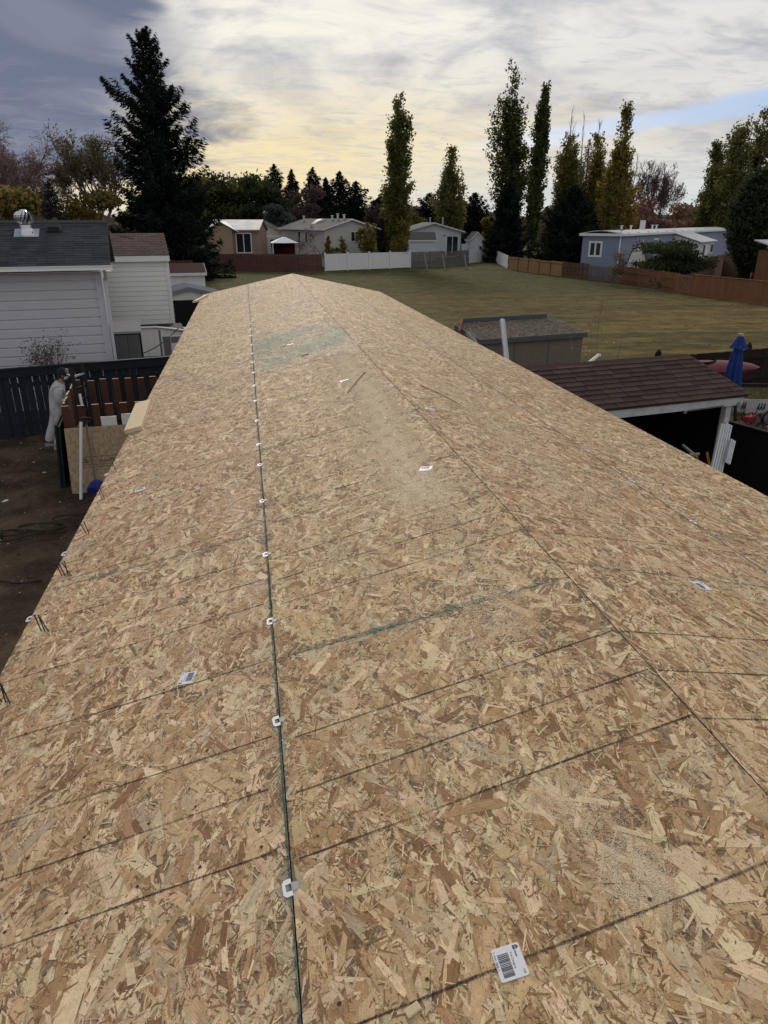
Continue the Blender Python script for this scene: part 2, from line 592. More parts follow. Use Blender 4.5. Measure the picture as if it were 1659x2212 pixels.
def mat_ground(name, kind):
    m = bpy.data.materials.new(name)
    m.use_nodes = True
    N = NT(m.node_tree)
    tc = N.node('ShaderNodeTexCoord')
    P = tc.outputs['Object']
    x, y, z = N.sep(P)
    if kind == 'field':
        big = N.noise(N.vmul(P, (.018, .05, 1)), 1.0, 5, .55, .4)
        mow = N.noise(N.vmul(P, (.05, .40, 1)), 1.0, 5, .62, 1.2)
        fin = N.noise(N.vmul(P, (.5, 2.0, 1)), 1.0, 6, .65)
        tuft = N.noise(P, 9, 5, .7)
        far = N.ss(N.m('ADD', N.m('MULTIPLY_ADD', big, 44, -22), N.m('MULTIPLY_ADD', x, .35, y)), 42, 66)
        dry = N.mix(N.ss(mow, .42, .58), (.145, .107, .034), (.086, .070, .022))
        dry = N.mix(N.m('MULTIPLY', N.ss(fin, .48, .66), .7), dry, (.170, .127, .050))
        grn = N.mix(N.ss(mow, .42, .58), (.036, .046, .011), (.072, .068, .019))
        c = N.mix(N.m('MULTIPLY', far, .85), dry, grn)
        st = N.noise(N.vmul(P, (.03, .9, 1)), 1.0, 3, .55, 1.5)
        c = N.mix(N.m('MULTIPLY', N.ss(st, .53, .64), .45), c, (.048, .050, .018))
        pch = N.noise(P, .9, 6, .68, .6)
        k = N.m('MULTIPLY', N.m('MULTIPLY_ADD', tuft, .9, .55), N.m('MULTIPLY_ADD', N.ss(pch, .36, .66), .55, .70))
        c = N.mix(1.0, c, N.comb(k, k, k), 'MULTIPLY')
        bh = N.m('ADD', N.m('MULTIPLY', tuft, .6), fin)
        bd = .05
    elif kind == 'dirt':
        n = N.noise(P, 1.1, 6, .65, .4)
        f = N.noise(P, 14, 6, .7)
        c = N.mix(N.ss(n, .38, .64), (.048, .032, .022), (.105, .074, .050))
        c = N.mix(N.m('MULTIPLY', N.ss(f, .58, .70), .7), c, (.15, .115, .08))
        bh, bd = f, .04
    else:
        n = N.noise(P, .8, 6, .65, .4)
        f = N.noise(P, 12, 6, .7)
        c = N.mix(N.ss(n, .42, .60), (.075, .085, .034), (.14, .11, .06))
        c = N.mix(N.m('MULTIPLY', N.ss(f, .54, .68), .6), c, (.05, .06, .022))
        bh, bd = f, .05
    b = N.node('ShaderNodeBsdfPrincipled')
    N.set(b.inputs['Base Color'], c)
    b.inputs['Roughness'].default_value = 1
    b.inputs['Specular IOR Level'].default_value = .1
    bn = N.node('ShaderNodeBump')
    bn.inputs['Strength'].default_value = 1
    bn.inputs['Distance'].default_value = bd
    N.set(bn.inputs['Height'], bh)
    N.set(b.inputs['Normal'], bn.outputs[0])
    o = N.node('ShaderNodeOutputMaterial')
    N.t.links.new(b.outputs[0], o.inputs[0])
    return m


M_FIELD, M_DIRT, M_YARD = mat_ground('dry_grass_field', 'field'), mat_ground('bare_soil', 'dirt'), mat_ground('yard_grass', 'yard')

# ------------------------------------------------------------------ the setting
g = MB()
g.poly([(-2500, -2500, 0), (2500, -2500, 0), (2500, 2500, 0), (-2500, 2500, 0)])
tag(g.build('ground', M_FIELD), kind='structure')
def soil_yard():
    rng = np.random.default_rng(21)
    nx, ny = 150, 260
    xs, ys = np.linspace(-13, -1.0, nx), np.linspace(1, 20, ny)
    Z = np.zeros((ny, nx))
    for cells, amp in ((9, .030), (26, .030), (75, .020)):
        gx, gy = cells, int(cells * 1.6)
        q = rng.normal(0, 1, (gy + 2, gx + 2))
        fx, fy = np.linspace(0, gx, nx), np.linspace(0, gy, ny)
        ix, iy = fx.astype(int), fy.astype(int)
        tx, ty = fx - ix, fy - iy
        tx, ty = tx * tx * (3 - 2 * tx), ty * ty * (3 - 2 * ty)
        a = q[np.ix_(iy, ix)] * (1 - tx) + q[np.ix_(iy, ix + 1)] * tx
        b = q[np.ix_(iy + 1, ix)] * (1 - tx) + q[np.ix_(iy + 1, ix + 1)] * tx
        Z += amp * (a * (1 - ty)[:, None] + b * ty[:, None])
    edge = np.minimum(1, np.minimum.outer(np.minimum(ys - 1, 20 - ys), np.minimum(xs + 13, -1 - xs)) / .8)
    Z = .006 + np.abs(Z) * np.clip(edge, 0, 1)
    V = [(float(x), float(y), float(Z[j_, i_])) for j_, y in enumerate(ys) for i_, x in enumerate(xs)]
    F = [(j_ * nx + i_, j_ * nx + i_ + 1, (j_ + 1) * nx + i_ + 1, (j_ + 1) * nx + i_) for j_ in range(ny - 1) for i_ in range(nx - 1)]
    me = bpy.data.meshes.new('dirt_yard')
    me.from_pydata(V, [], F)
    me.materials.append(M_DIRT)
    me.polygons.foreach_set('use_smooth', [True] * len(F))
    tag(link('dirt_yard', me), kind='structure')
    b = MB()
    b.poly([(-30, -14, .004), (-1.0, -14, .004), (-1.0, 1.1, .004), (-12.9, 1.1, .004), (-12.9, 17, .004), (-30, 12, .004)])
    tag(b.build('side_yard', M_DIRT), kind='structure')


soil_yard()
g = MB()
g.poly([(1.5, -14, .004), (34, -14, .004), (24, 21.0, .004), (4, 17.5, .004), (1.5, 17, .004)])
tag(g.build('grass_yard', M_YARD), kind='structure')
# low wooded rise on the horizon
hv = []
for k in range(121):
    a = R(-60 + k)
    rr = 1500
    hh = 9 + 5 * math.sin(k * .31) + 4 * math.sin(k * .83 + 1)
    hv.append((rr * math.sin(a), rr * math.cos(a), hh))
g = MB()
for k in range(120):
    a, b = np.array(hv[k]), np.array(hv[k + 1])
    a0, b0 = a * (.9, .9, 0) - (0, 0, 1), b * (.9, .9, 0) - (0, 0, 1)
    a2, b2 = a * (1.3, 1.3, 0) - (0, 0, 1), b * (1.3, 1.3, 0) - (0, 0, 1)
    g.poly([a0, b0, b, a]); g.poly([a, b, b2, a2])
M_HILL = mat('distant_woodland', (.075, .078, .085), .3, .02, 1)
tag(g.build('hills', M_HILL), kind='structure')

# ------------------------------------------------------------------ the re-roofed house
SL = R(12)
CS, SN = math.cos(SL), math.sin(SL)
RH = 3.55
W1, W2 = 1.074, 2.147
Y0, Y1 = -1.6, 17.75
house = thing('manufactured_house', 'long low house whose roof is freshly sheathed in bare tan strand board', 'house')


def rp(side, s, y, t=0.0):
    return np.array([side * (s * CS + t * SN), y, RH - s * SN + t * CS])


PAL = np.array([(.70, .545, .345), (.555, .39, .215), (.395, .235, .113), (.22, .110, .047), (.47, .37, .235), (.52, .35, .20)])
PAL = np.array((.475, .345, .21)) + .88 * (PAL - np.array((.475, .345, .21)))
NEAR_Y = 6.6


def strands(s0, s1, y0, y1, rng, near):
    area = (s1 - s0) * (y1 - y0)
    if near:
        cnt = (int(720 * area), int(1150 * area), int(2400 * area))
    else:
        cnt = (int(560 * area), int(1000 * area), int(350 * area))
    cnt = cnt + ((int(7500 * area) if y0 < 2.2 else int(3800 * area) if near else 0),)
    out = []
    for kind, n in enumerate(cnt):
        if kind == 0:
            L = rng.uniform(.055, .14, n); W = rng.uniform(.014, .038, n)
            bigger = rng.random(n) < .10
            L = np.where(bigger, L * 1.45, L); W = np.where(bigger, W * 1.5, W)
            t = rng.uniform(.0002, .0011, n); p = (.23, .38, .22, .06, .07, .04)
        elif kind == 1:
            L = rng.uniform(.03, .10, n); W = rng.uniform(.006, .020, n)
            t = rng.uniform(.0003, .0011, n); p = (.25, .29, .24, .11, .07, .04)
        else:
            L = rng.uniform(.012, .05, n); W = rng.uniform(.0015, .006, n)
            t = rng.uniform(.0006, .0014, n); p = (.30, .14, .22, .28, .05, .01)
        if kind == 3:
            L = rng.uniform(.005, .018, n); W = rng.uniform(.0012, .0040, n)
            t = rng.uniform(.0009, .0015, n); p = (.14, .04, .12, .67, .02, .01)
        ci = rng.choice(len(PAL), n, p=np.array(p) / sum(p))
        col = PAL[ci] * rng.uniform(.82, 1.14, (n, 1)) * rng.uniform(.96, 1.04, (n, 3))
        ang = rng.normal(0, R(33), n) + R(90) + (rng.random(n) < (.16 if kind < 2 else .55)) * rng.uniform(-1.5, 1.5, n)
        cs_, sn_ = np.cos(ang), np.sin(ang)
        cx = rng.uniform(s0, s1, n); cy = rng.uniform(y0, y1, n)
        if kind >= 2:      # the fines gather in drifts between the long strands
            dr = np.sin(cx * 31 + 4 * np.sin(cy * 7)) * np.sin(cy * 19 + 3 * np.sin(cx * 11)) + .6 * np.sin(cx * 83 + cy * 37)
            keep = dr + rng.normal(0, .55, n) > -.15
            cx, cy, cs_, sn_, L, W, t, col = (q[keep] for q in (cx, cy, cs_, sn_, L, W, t, col))
            n = len(cx)
        if kind == 0 and near:
            big0 = (cx, cy, cs_, sn_, L, W, t, col, ang)
        # four corners in strand axes, ends cut askew
        u = np.stack([-.5 * L, .5 * L, .5 * L, -.5 * L], 1) + rng.normal(0, .30, (n, 4)) * W[:, None]
        v = np.stack([-.5 * W, -.5 * W, .5 * W, .5 * W], 1) * rng.uniform(.62, 1.12, (n, 4))
        S = np.clip(cx[:, None] + u * cs_[:, None] - v * sn_[:, None], s0, s1)
        Y = np.clip(cy[:, None] + u * sn_[:, None] + v * cs_[:, None], y0, y1)
        T = t[:, None] + rng.normal(0, .00022, (n, 4)) + (rng.random((n, 4)) < .05) * rng.uniform(0, .0016, (n, 4)) * (kind > 0)
        T = np.maximum(T, .00015)
        uo = rng.uniform(0, 40, (n, 1))
        out.append((S, Y, T, col, u + uo, v + uo * .37, cx, cy))
    if near:
        # frayed slivers along the rim of every long strand and streaks inside it
        bx_, by_, bc, bs, bL, bW, bt, bcol, bang = big0
        for rim, rep_ in ((True, 6), (False, 4)):
            n = len(bx_) * rep_
            I = np.repeat(np.arange(len(bx_)), rep_)
            sgn_ = rng.choice((-1, 1), n)
            vv = bW[I] * (.5 * sgn_ * rng.uniform(.8, 1.12, n) if rim else rng.uniform(-.42, .42, n))
            uu = bL[I] * rng.uniform(-.38, .38, n)
            cx = bx_[I] + uu * bc[I] - vv * bs[I]; cy = by_[I] + uu * bs[I] + vv * bc[I]
            L = bL[I] * rng.uniform(.12, .5, n); W = rng.uniform(.0012, .0042, n)
            an = bang[I] + rng.normal(0, .09, n)
            tn = rng.uniform(.62, 1.12, (n, 1)) if rim else rng.choice((.72, .84, 1.12), (n, 1))
            col = bcol[I] * tn
            u = np.stack([-.5 * L, .5 * L, .5 * L, -.5 * L], 1) + rng.normal(0, .8, (n, 4)) * W[:, None]
            v = np.stack([-.5 * W, -.5 * W, .5 * W, .5 * W], 1) * rng.uniform(.3, 1.3, (n, 4))
            ca, sa = np.cos(an)[:, None], np.sin(an)[:, None]
            S = np.clip(cx[:, None] + u * ca - v * sa, s0, s1); Y = np.clip(cy[:, None] + u * sa + v * ca, y0, y1)
            T = np.maximum(bt[I][:, None] + rng.uniform(.00002, .00012, (n, 1)) + rng.normal(0, .00012, (n, 4)), .00015)
            uo = rng.uniform(0, 40, (n, 1))
            out.append((S, Y, T, col, u + uo, v + uo * .37, cx, cy))
    return [np.concatenate([o[i] for o in out]) for i in range(8)]


def sheet(side, s0, s1, y0, y1, seed, green=0.0):
    rng = np.random.default_rng(seed)
    gp = .0017
    s0, s1, y0, y1 = s0 + gp, s1 - gp, y0 + gp * .8, y1 - gp * .8
    b = MB()
    th = .011
    P = [rp(side, s, y, t) for t in (-th, 0) for s, y in ((s0, y0), (s1, y0), (s1, y1), (s0, y1))]
    n = len(b.v)
    b.v += [tuple(q) for q in P]
    fs = [(0, 3, 2, 1), (4, 5, 6, 7), (0, 1, 5, 4), (1, 2, 6, 5), (2, 3, 7, 6), (3, 0, 4, 7)]
    for i, f in enumerate(fs):
        b.f.append(f if side > 0 else f[::-1]); b.m.append(0 if i < 2 else 1)
    so = b.build('osb_sheet', [M_BOARD, M_TEAL], house)
    S, Y, T, col, u, v, cx, cy = strands(s0, s1, y0, y1, rng, y0 < NEAR_Y)
    # tone of the whole sheet, patches, teal edge sealer sprayed over the rim
    col = col * rng.uniform(.92, 1.07) * np.array([1, rng.uniform(.975, 1.01), rng.uniform(.94, 1.03)])
    teal = np.array([.085, .235, .225])
    wob = .6 + .4 * np.sin(cy * 7.1 + seed) * np.sin(cy * 2.3 + 1.7 * seed)
    dseam = np.minimum(np.abs(cx - W1), np.where(s0 > .5, np.abs(cx - s1) + .03, 9))
    f = np.exp(-dseam / (.013 if s0 > .5 else .006)) * np.clip(wob, .2, 1) * (.85 if side < 0 else .35)
    wob2 = np.clip(.35 + .65 * np.sin(cx * 5.3 + seed * 1.9) * np.sin(cx * 2.1 + seed), 0, 1)
    dj = np.minimum(np.abs(cy - y0), np.abs(cy - y1))
    f = np.maximum(f, np.exp(-dj / .020) * wob2 * (.42 if side < 0 else .15))
    if green:
        fe = np.clip((cy - y0) / .55 + .25 * np.sin(cx * 9), .0, 1) * np.clip((y1 - cy) / .40 + .2 * np.sin(cx * 13 + 1), .0, 1) * np.clip((s1 - cx) / .12 + .5, 0, 1) * (.75 + .25 * np.sin(cx * 5 + cy * 4))
        f = np.maximum(f, green * fe * rng.uniform(.6, 1.2, len(f)))
        tg = np.array([.185, .275, .195])
        col = col * (1 - f[:, None]) + f[:, None] * (tg * (.45 + .9 * col.mean(1, keepdims=True)))
    else:
        col = col * (1 - f[:, None]) + f[:, None] * teal
    V = np.empty(S.shape + (3,))
    V[..., 0] = side * (S * CS + T * SN)
    V[..., 1] = Y
    V[..., 2] = RH - S * SN + T * CS
    if side < 0:
        pass
    stuff(np_mesh('wood_strands', V, 4, M_OSB, so, col, np.stack([u, v], -1)))
    return so


SHEETS = {}
JT = [-.34, 2.10, 4.54, 6.98, 9.42, 11.86, 14.30, 16.74]
JB = [.76, 3.20, 5.64, 8.08, 10.52, 12.96, 15.40]


def rows(side, s0, s1, joints, seed):
    ys = [Y0] + [j for j in joints if Y0 < j < Y1] + [Y1]
    for i in range(len(ys) - 1):
        gr = .85 if (side < 0 and s0 < .5 and abs(ys[i] - 6.98) < .01) else 0
        SHEETS[(side, s0 > .5, i)] = (sheet(side, s0, s1, ys[i], ys[i + 1], seed + i, gr), ys[i], ys[i + 1])


rows(-1, -.0002, W1, JT, 11)
rows(-1, W1, W2, JB, 31)
rows(1, -.0002, W1, [j + .12 for j in JT], 51)
rows(1, W1, W2, [j - .35 for j in JB], 71)


def sheet_at(side, s, y):
    for (sd, low, i), (o, a, b) in SHEETS.items():
        if sd == side and low == (s > W1) and a <= y < b:
            return o


# chalk lines over the trusses
def chalk(side, s0, s1, y, w, m, slant=0.0, t=.0019):
    n = 14
    V, UV = [], []
    ph = random.uniform(0, 6)
    for k in range(n):
        a, b = k / n, (k + 1) / n
        def pt(q, e):
            yy = y + slant * (q - .5) + .0022 * math.sin(q * 5 + ph) + e * w * .5 * (1 + .25 * math.sin(q * 23 + ph))
            return rp(side, s0 + (s1 - s0) * q, yy, t)
        V += [pt(a, -1), pt(b, -1), pt(b, 1), pt(a, 1)]
        UV += [(a * 9, 0), (b * 9, 0), (b * 9, 1), (a * 9, 1)]
    return np_mesh('chalk_line', np.array(V), 4, m, house, None, np.array(UV))


near_lines = [.875, 1.29, 1.50, 1.71]
pairs = []
yy = 2.50
while yy < 11:
    pairs += [yy, yy + .21, yy + .42]
    yy += .815
for y in near_lines + pairs:
    fade = max(.35, 1 - y / 12)
    w = .0115 if y < 2 else .010 * fade + .002
    top_s1 = W1 - random.uniform(.0, .05)
    if random.random() < .92 or y < 2:
        chalk(-1, .012, top_s1, y + .03 * 0, w, M_CHALK, -.065)
    if random.random() < .85 or y < 2:
        chalk(-1, W1 + random.uniform(.012, .05), W2 - .004, y - .02, w * .9, M_CHALK, -.05)
    if y < 9 and random.random() < .85:
        chalk(1, .012, W1 - .01, y + .05, w * .85, M_CHALK, .06)
        chalk(1, W1 + .02, W2 - .01, y + .10, w * .75, M_CHALK, .06)
chalk(-1, W1 + .03, W2 - .01, 2.09, .011, M_CHALK, -.04)
chalk(-1, W1 + .10, W2 - .05, 3.205, .045, M_TEALCHALK, .0)
chalk(-1, .05, W1 - .05, 2.112, .04, M_TEALCHALK, .0)
chalk(-1, .42, .74, 2.10, .055, M_TEALCHALK, .01, .0021)


def edge_spray(side, s, y0, y1, w, m):
    V, UV = [], []
    n = int((y1 - y0) / .12)
    for k in range(n):
        a, b_ = y0 + (y1 - y0) * k / n, y0 + (y1 - y0) * (k + 1) / n
        V += [rp(side, s - w / 2, a, .0020), rp(side, s - w / 2, b_, .0020), rp(side, s + w / 2, b_, .0020), rp(side, s + w / 2, a, .0020)]
        UV += [(a, .5 if w > 0 else 0), (b_, .5), (b_, 1), (a, 1)]
    return np_mesh('edge_sealer', np.array(V), 4, m, house, None, np.array(UV))


M_SPRAY = mat_chalk('teal_overspray', (.028, .125, .125), .10, .85)
edge_spray(-1, W1 + .0070, Y0, 9.4, .0095, M_SPRAY)
edge_spray(1, W1 + .006, Y0, 7, .006, M_SPRAY)


def nail_heads(side):
    rng = np.random.default_rng(90 + side)
    V = []
    ys_ = [y_ + (.02 if side < 0 else .07) for y_ in near_lines + pairs if y_ < 6.5] + [2.085, 2.115, 4.525, 4.555, 3.185, 3.215]
    for y_ in ys_:
        for s_ in np.arange(.06, W2 - .02, .155):
            a0 = rng.uniform(0, 6.28)
            cs0, cy0 = s_ + rng.normal(0, .012), y_ + rng.normal(0, .007)
            r0 = rng.uniform(.0036, .0048)
            V += [rp(side, cs0 + r0 * math.cos(a0 + q * 1.0472), cy0 + r0 * math.sin(a0 + q * 1.0472), .00205) for q in range(6)]
    stuff(np_mesh('nail_heads', np.array(V), 6, M_STEEL, house))


nail_heads(-1)
nail_heads(1)


# H clips in the gaps: a pale fork on the lower sheet, a dull tab on the upper one
def clip_mesh():
    b = MB()
    w, t = .0145, .0016
    # fork: two arms and a back with cut corners; local x = down the slope, y = along the ridge
    o = [(0, -.023), (.0155, -.023), (.022, -.016), (.022, .016), (.0155, .023), (0, .023), (0, .010), (.0145, .010), (.0145, -.010), (0, -.010)]
    for q in ((0, 1, 8, 9), (1, 2, 8), (2, 3, 7, 8), (3, 4, 7), (4, 5, 6, 7)):
        lo = [(o[i][0], o[i][1], .0016) for i in q]
        hi = [(o[i][0], o[i][1], .0016 + t) for i in q]
        b.poly(hi)
        b.poly(lo[::-1])
        for i in range(len(q)):
            j = (i + 1) % len(q)
            b.poly([lo[i], lo[j], hi[j], hi[i]])
    tab = [(-.001, -.011), (-.012, -.011), (-.016, -.006), (-.016, .006), (-.012, .011), (-.001, .011)]
    b.poly([(x, y, .0030) for x, y in tab][::-1], 1)
    for i in range(6):
        j = (i + 1) % 6
        b.poly([(*tab[i], .0012), (*tab[i], .0030), (*tab[j], .0030), (*tab[j], .0012)], 1)
    b.box(-.0012, .0012, -.011, .011, -.009, .003, 1)
    me = bpy.data.meshes.new('panel_clip')
    me.from_pydata(b.v, [], b.f)
    me.materials.append(M_CLIP); me.materials.append(M_CLIPTAB)
    me.polygons.foreach_set('material_index', b.m)
    me.update()
    return me


CLIP = clip_mesh()
from mathutils import Matrix


def place_on_roof(o, side, s, y, spin=0.0, t=0.0):
    p = rp(side, s, y, t)
    ax = Vector((side * CS, 0, -SN)); nz = Vector((side * SN, 0, CS)); ay = nz.cross(ax)
    M = Matrix((ax, ay, nz)).transposed().to_4x4()
    o.matrix_local = Matrix.Translation(Vector(p)) @ M @ Matrix.Rotation(spin, 4, 'Z')
    return o


for y in [1.185, 1.775, 2.36, 2.95, 3.62, 4.24, 4.68, 5.3, 5.95, 6.55, 7.15, 7.7, 8.26, 8.85, 9.0 + .6, 10.2, 10.8]:
    place_on_roof(link('panel_clip', CLIP, house), -1, W1, y, random.uniform(-.12, .12))
for y in [1.76, 2.36, 2.94, 3.55, 4.15, 4.8, 5.4, 6.0, 6.6, 7.2, 7.8, 8.4]:
    place_on_roof(link('panel_clip', CLIP, house), 1, W1, y, random.uniform(-.12, .12))
for y in [2.95, 3.62, 4.9]:
    place_on_roof(link('panel_clip', CLIP, house), -1, W2 - .006, y, random.uniform(-.1, .1), -.002)


# printed barcode stickers: a sub-part of the sheet they are stuck to
def text_polys(body, size):
    cu = bpy.data.curves.new('t', 'FONT')
    cu.body = body
    cu.size = size
    cu.resolution_u = 2
    ob = bpy.data.objects.new('t', cu)
    COL.objects.link(ob)
    dg = bpy.context.evaluated_depsgraph_get()
    me = bpy.data.meshes.new_from_object(ob.evaluated_get(dg))
    vs = [tuple(v.co) for v in me.vertices]
    fs = [tuple(p.vertices) for p in me.polygons]
    bpy.data.objects.remove(ob)
    bpy.data.curves.remove(cu)
    bpy.data.meshes.remove(me)
    return vs, fs


M_STICK = mat('sticker_paper', (.74, .75, .80), .05, 20, .5)
M_INK = mat('black_ink', (.03, .03, .035), .05, 20, .6)
M_GREYINK = mat('grey_ink', (.20, .20, .21), .05, 20, .6)


def sticker_mesh():
    b = MB()
    w, h, r = .056, .066, .004        # across (x), along (y); print reads along the long side
    ol = []
    for cx, cy, a0 in ((w / 2 - r, h / 2 - r, 0), (-w / 2 + r, h / 2 - r, 90), (-w / 2 + r, -h / 2 + r, 180), (w / 2 - r, -h / 2 + r, 270)):
        for k in range(4):
            a = R(a0 + 30 * k)
            ol.append((cx + r * math.cos(a), cy + r * math.sin(a)))
    b.poly([(x, y, .0022) for x, y in ol], 0)
    for i in range(len(ol)):
        j = (i + 1) % len(ol)
        b.poly([(*ol[i], .0012), (*ol[j], .0012), (*ol[j], .0022), (*ol[i], .0022)], 0)
    # barcode: bars run across, stacked along the long side
    rr = random.Random(3)
    y = .019
    while y > -.026:
        bw = rr.choice((.0005, .0005, .0010, .0015))
        b.poly([(-.020, y - bw, .0024), (.002, y - bw, .0024), (.002, y, .0024), (-.020, y, .0024)], 1)
        y -= bw + rr.choice((.0005, .0006, .0010, .0013))

    def txt(body, size, x, y, mi=1, z=.0025):
        vs, fs = text_polys(body, size)
        n = len(b.v)
        # reads downwards along -y
        b.v += [(x + q[1], y - q[0], z) for q in vs]
        for f in fs:
            b.f.append(tuple(n + i for i in f)); b.m.append(mi)
    txt('7/16 Category', .0058, .0055, .019)
    txt('OSB', .0052, .0195, -.0195)
    txt('7  76391 20028  7', .0050, -.0262, .027)
    # emblem: black house-shaped badge with two pale strokes, name bar below it
    b.poly([(.0140, .029, .0024), (.0140, .021, .0024), (.0225, .021, .0024), (.0255, .025, .0024), (.0225, .029, .0024)][::-1], 1)
    for q in ((.0163, .0275), (.0163, .0240)):
        x0, y0 = q
        b.poly([(x0, y0 - .0018, .0026), (x0 + .005, y0 - .0018, .0026), (x0 + .005, y0 - .0009, .0026), (x0, y0 - .0009, .0026)], 0)
        b.poly([(x0 + .004, y0 - .0028, .00265), (x0 + .005, y0 - .0028, .00265), (x0 + .005, y0 - .0009, .00265), (x0 + .004, y0 - .0009, .00265)], 0)
    b.poly([(.0150, .006, .0024), (.0178, .006, .0024), (.0178, .0195, .0024), (.0150, .0195, .0024)], 2)
    b.poly([(-.0268, -.014, .0024), (-.0262, -.014, .0024), (-.0262, .006, .0024), (-.0268, .006, .0024)], 2)
    me = bpy.data.meshes.new('sticker')
    me.from_pydata(b.v, [], b.f)
    for m_ in (M_STICK, M_INK, M_GREYINK):
        me.materials.append(m_)
    me.polygons.foreach_set('material_index', b.m)
    me.update()
    return me


STK = sticker_mesh()
for side, s, y, spin in ((-1, .665, .871, 180), (-1, 1.385, 2.14, -12), (-1, 1.845, 4.365, 100), (-1, .198, 3.467, 60), (-1, .325, 5.87, 90), (-1, .64, 8.24, 80), (1, .594, 2.156, 5), (1, .117, 4.64, 85)):
    o = link('sticker', STK, sheet_at(side, s, y))
    place_on_roof(o, side, s, y, R(spin))

# walls, gables and soffit below the sheathing
HW = W2 * CS - .32
b = MB()
b.box(-HW, HW, Y0 + .3, Y1 - .3, 0, RH - W2 * SN - .10)
b.build('wall', M_SIDE_B, house)
for ye in (Y0 + .3, Y1 - .34):
    b = MB()
    zb = RH - W2 * SN - .10
    x = W2 * CS - .05
    pts = [(-x, zb), (x, zb), (x, RH - .016 - x * math.tan(SL) - .005), (0, RH - .02), (-x, RH - .016 - x * math.tan(SL) - .005)]
    b.poly([(p, ye, q) for p, q in pts]); b.poly([(p, ye + .04, q) for p, q in pts][::-1])
    b.build('gable', M_SIDE_B, house)
for side in (-1, 1):
    b = MB()
    p0, p1 = rp(side, W2 - .03, Y0, -.09), rp(side, W2 - .03, Y1, -.09)
    b.bar(p0, p1, .035, .14)
    b.build('fascia', M_LUMBER, house)

# sawdust blown along the ridge: grains, one loose mass
def sawdust():
    rng = np.random.default_rng(5)
    P, C = [], []
    def patch(side, cs_, cy_, rs, ry, n, size=(.0012, .0042), pw=1.0):
        s = rng.normal(cs_, rs, n); y = rng.normal(cy_, ry, n)
        k = np.sin(s * 41 + y * 9) * np.sin(y * 17 - s * 23) + .5 * np.sin(s * 90 + 2) * np.sin(y * 60)
        keep = (s > .006) & (s < W2) & (k + rng.normal(0, .5, n) > -.55)
        s, y = s[keep], y[keep]
        m = len(s)
        z = rng.uniform(.0016, .0020, m)
        sz = rng.uniform(size[0], size[1], m)
        ang = rng.uniform(0, 6.28, m)
        ca, sa = np.cos(ang) * sz, np.sin(ang) * sz
        S = np.stack([s + ca, s - .5 * ca - .8 * sa, s - .5 * ca + .8 * sa], 1)
        Y = np.stack([y + sa, y - .5 * sa + .8 * ca, y - .5 * sa - .8 * ca], 1)
        T = z[:, None] + rng.normal(0, .00006, (m, 3))
        V = np.stack([side * (S * CS + T * SN), Y, RH - S * SN + T * CS], -1)
        P.append(V)
        C.append(np.array((.86, .71, .50)) * rng.uniform(.75, 1.15, (m, 1)))
    for q in np.linspace(0, 1, 26):
        y = 3.15 + q * 3.7
        patch(-1, .27 - .09 * q + .03 * math.sin(q * 9), y, .075 - .02 * q, .10, 5200); patch(-1, .40 - .1 * q, y, .13, .12, 1300)
    for q in np.linspace(0, 1, 12):
        patch(-1, .34 - .1 * q, 1.9 + q * 1.4, .085, .12, 520)
    patch(-1, .40, 1.18, .035, .055, 9000, (.0005, .0013)); patch(-1, .36, .945, .035, .035, 12000, (.0005, .0013))
    patch(-1, .345, .99, .03, .05, 4500, (.0005, .0013)); patch(-1, .30, 2.0, .07, .07, 7000, (.0006, .0017)); patch(-1, .30, 1.62, .06, .09, 4000, (.0005, .0014))
    patch(-1, .34, 1.05, .05, .09, 4500, (.0005, .0012))
    patch(-1, .36, 5.4, .22, .9, 9000); patch(-1, .6, 2.6, .3, .7, 1500)
    for q in np.linspace(0, 1, 14):
        patch(1, .53 - .03 * q, 2.9 + q * 3.0, .10, .16, 2100)
    patch(1, .5, 5.6, .2, 1.0, 7000)
    V = np.concatenate(P); C_ = np.concatenate(C)
    o = np_mesh('sawdust', V, 3, M_DUST, None, C_)
    tag(o, 'pale sawdust spilled along the ridge of the sheathed roof', 'sawdust', None, 'stuff')


M_DUST = mat_leaf('sawdust_grain', .0)
sawdust()

# lumber offcuts, chips, nails and twigs left on the roof
def roof_block(name, label, cat, side, s, y, spin, lx, ly, lz, m, lift=.0016):
    b = MB()
    b.box(-lx / 2, lx / 2, -ly / 2, ly / 2, 0, lz)
    o = b.build(name, m, None, bevel=.002)
    place_on_roof(o, side, s, y, spin, lift)
    return tag(o, label, cat)


lb = roof_block('lumber_block', 'thick pale offcut of framing lumber at the left roof edge', 'lumber', -1, 2.125, 6.42, R(2.5), .14, 1.0, .036, M_LUMBER)
roof_block('lumber_block', 'small pale board end poking past the far left roof corner', 'lumber', -1, 2.13, 16.6, R(-14), .10, .85, .04, M_LUMBER)
roof_block('wood_chip', 'thick curled wood chip lying on the nearest black chalk line', 'wood chip', -1, .865, .842, R(20), .030, .018, .005, M_LUMBER)
roof_block('shim', 'thin pale shim lying on the green tinted sheet', 'shim', -1, .72, 8.28, R(20), .055, .025, .006, M_WHITE)
roof_block('paper_tag', 'white paper tag lying in the sawdust near the ridge', 'paper tag', -1, .31, 5.86, R(20), .055, .028, .004, M_WHITE)


def stick(label, side, a, b_, r=.004):
    m = MB()
    p = [rp(side, a[0] + (b_[0] - a[0]) * q, a[1] + (b_[1] - a[1]) * q, .004 + .006 * math.sin(q * 3.1)) for q in (0, .3, .6, 1)]
    m.tube(p, [r, r, r, r * .6], 5)
    return tag(m.build('stick', M_BARK), label, 'stick')


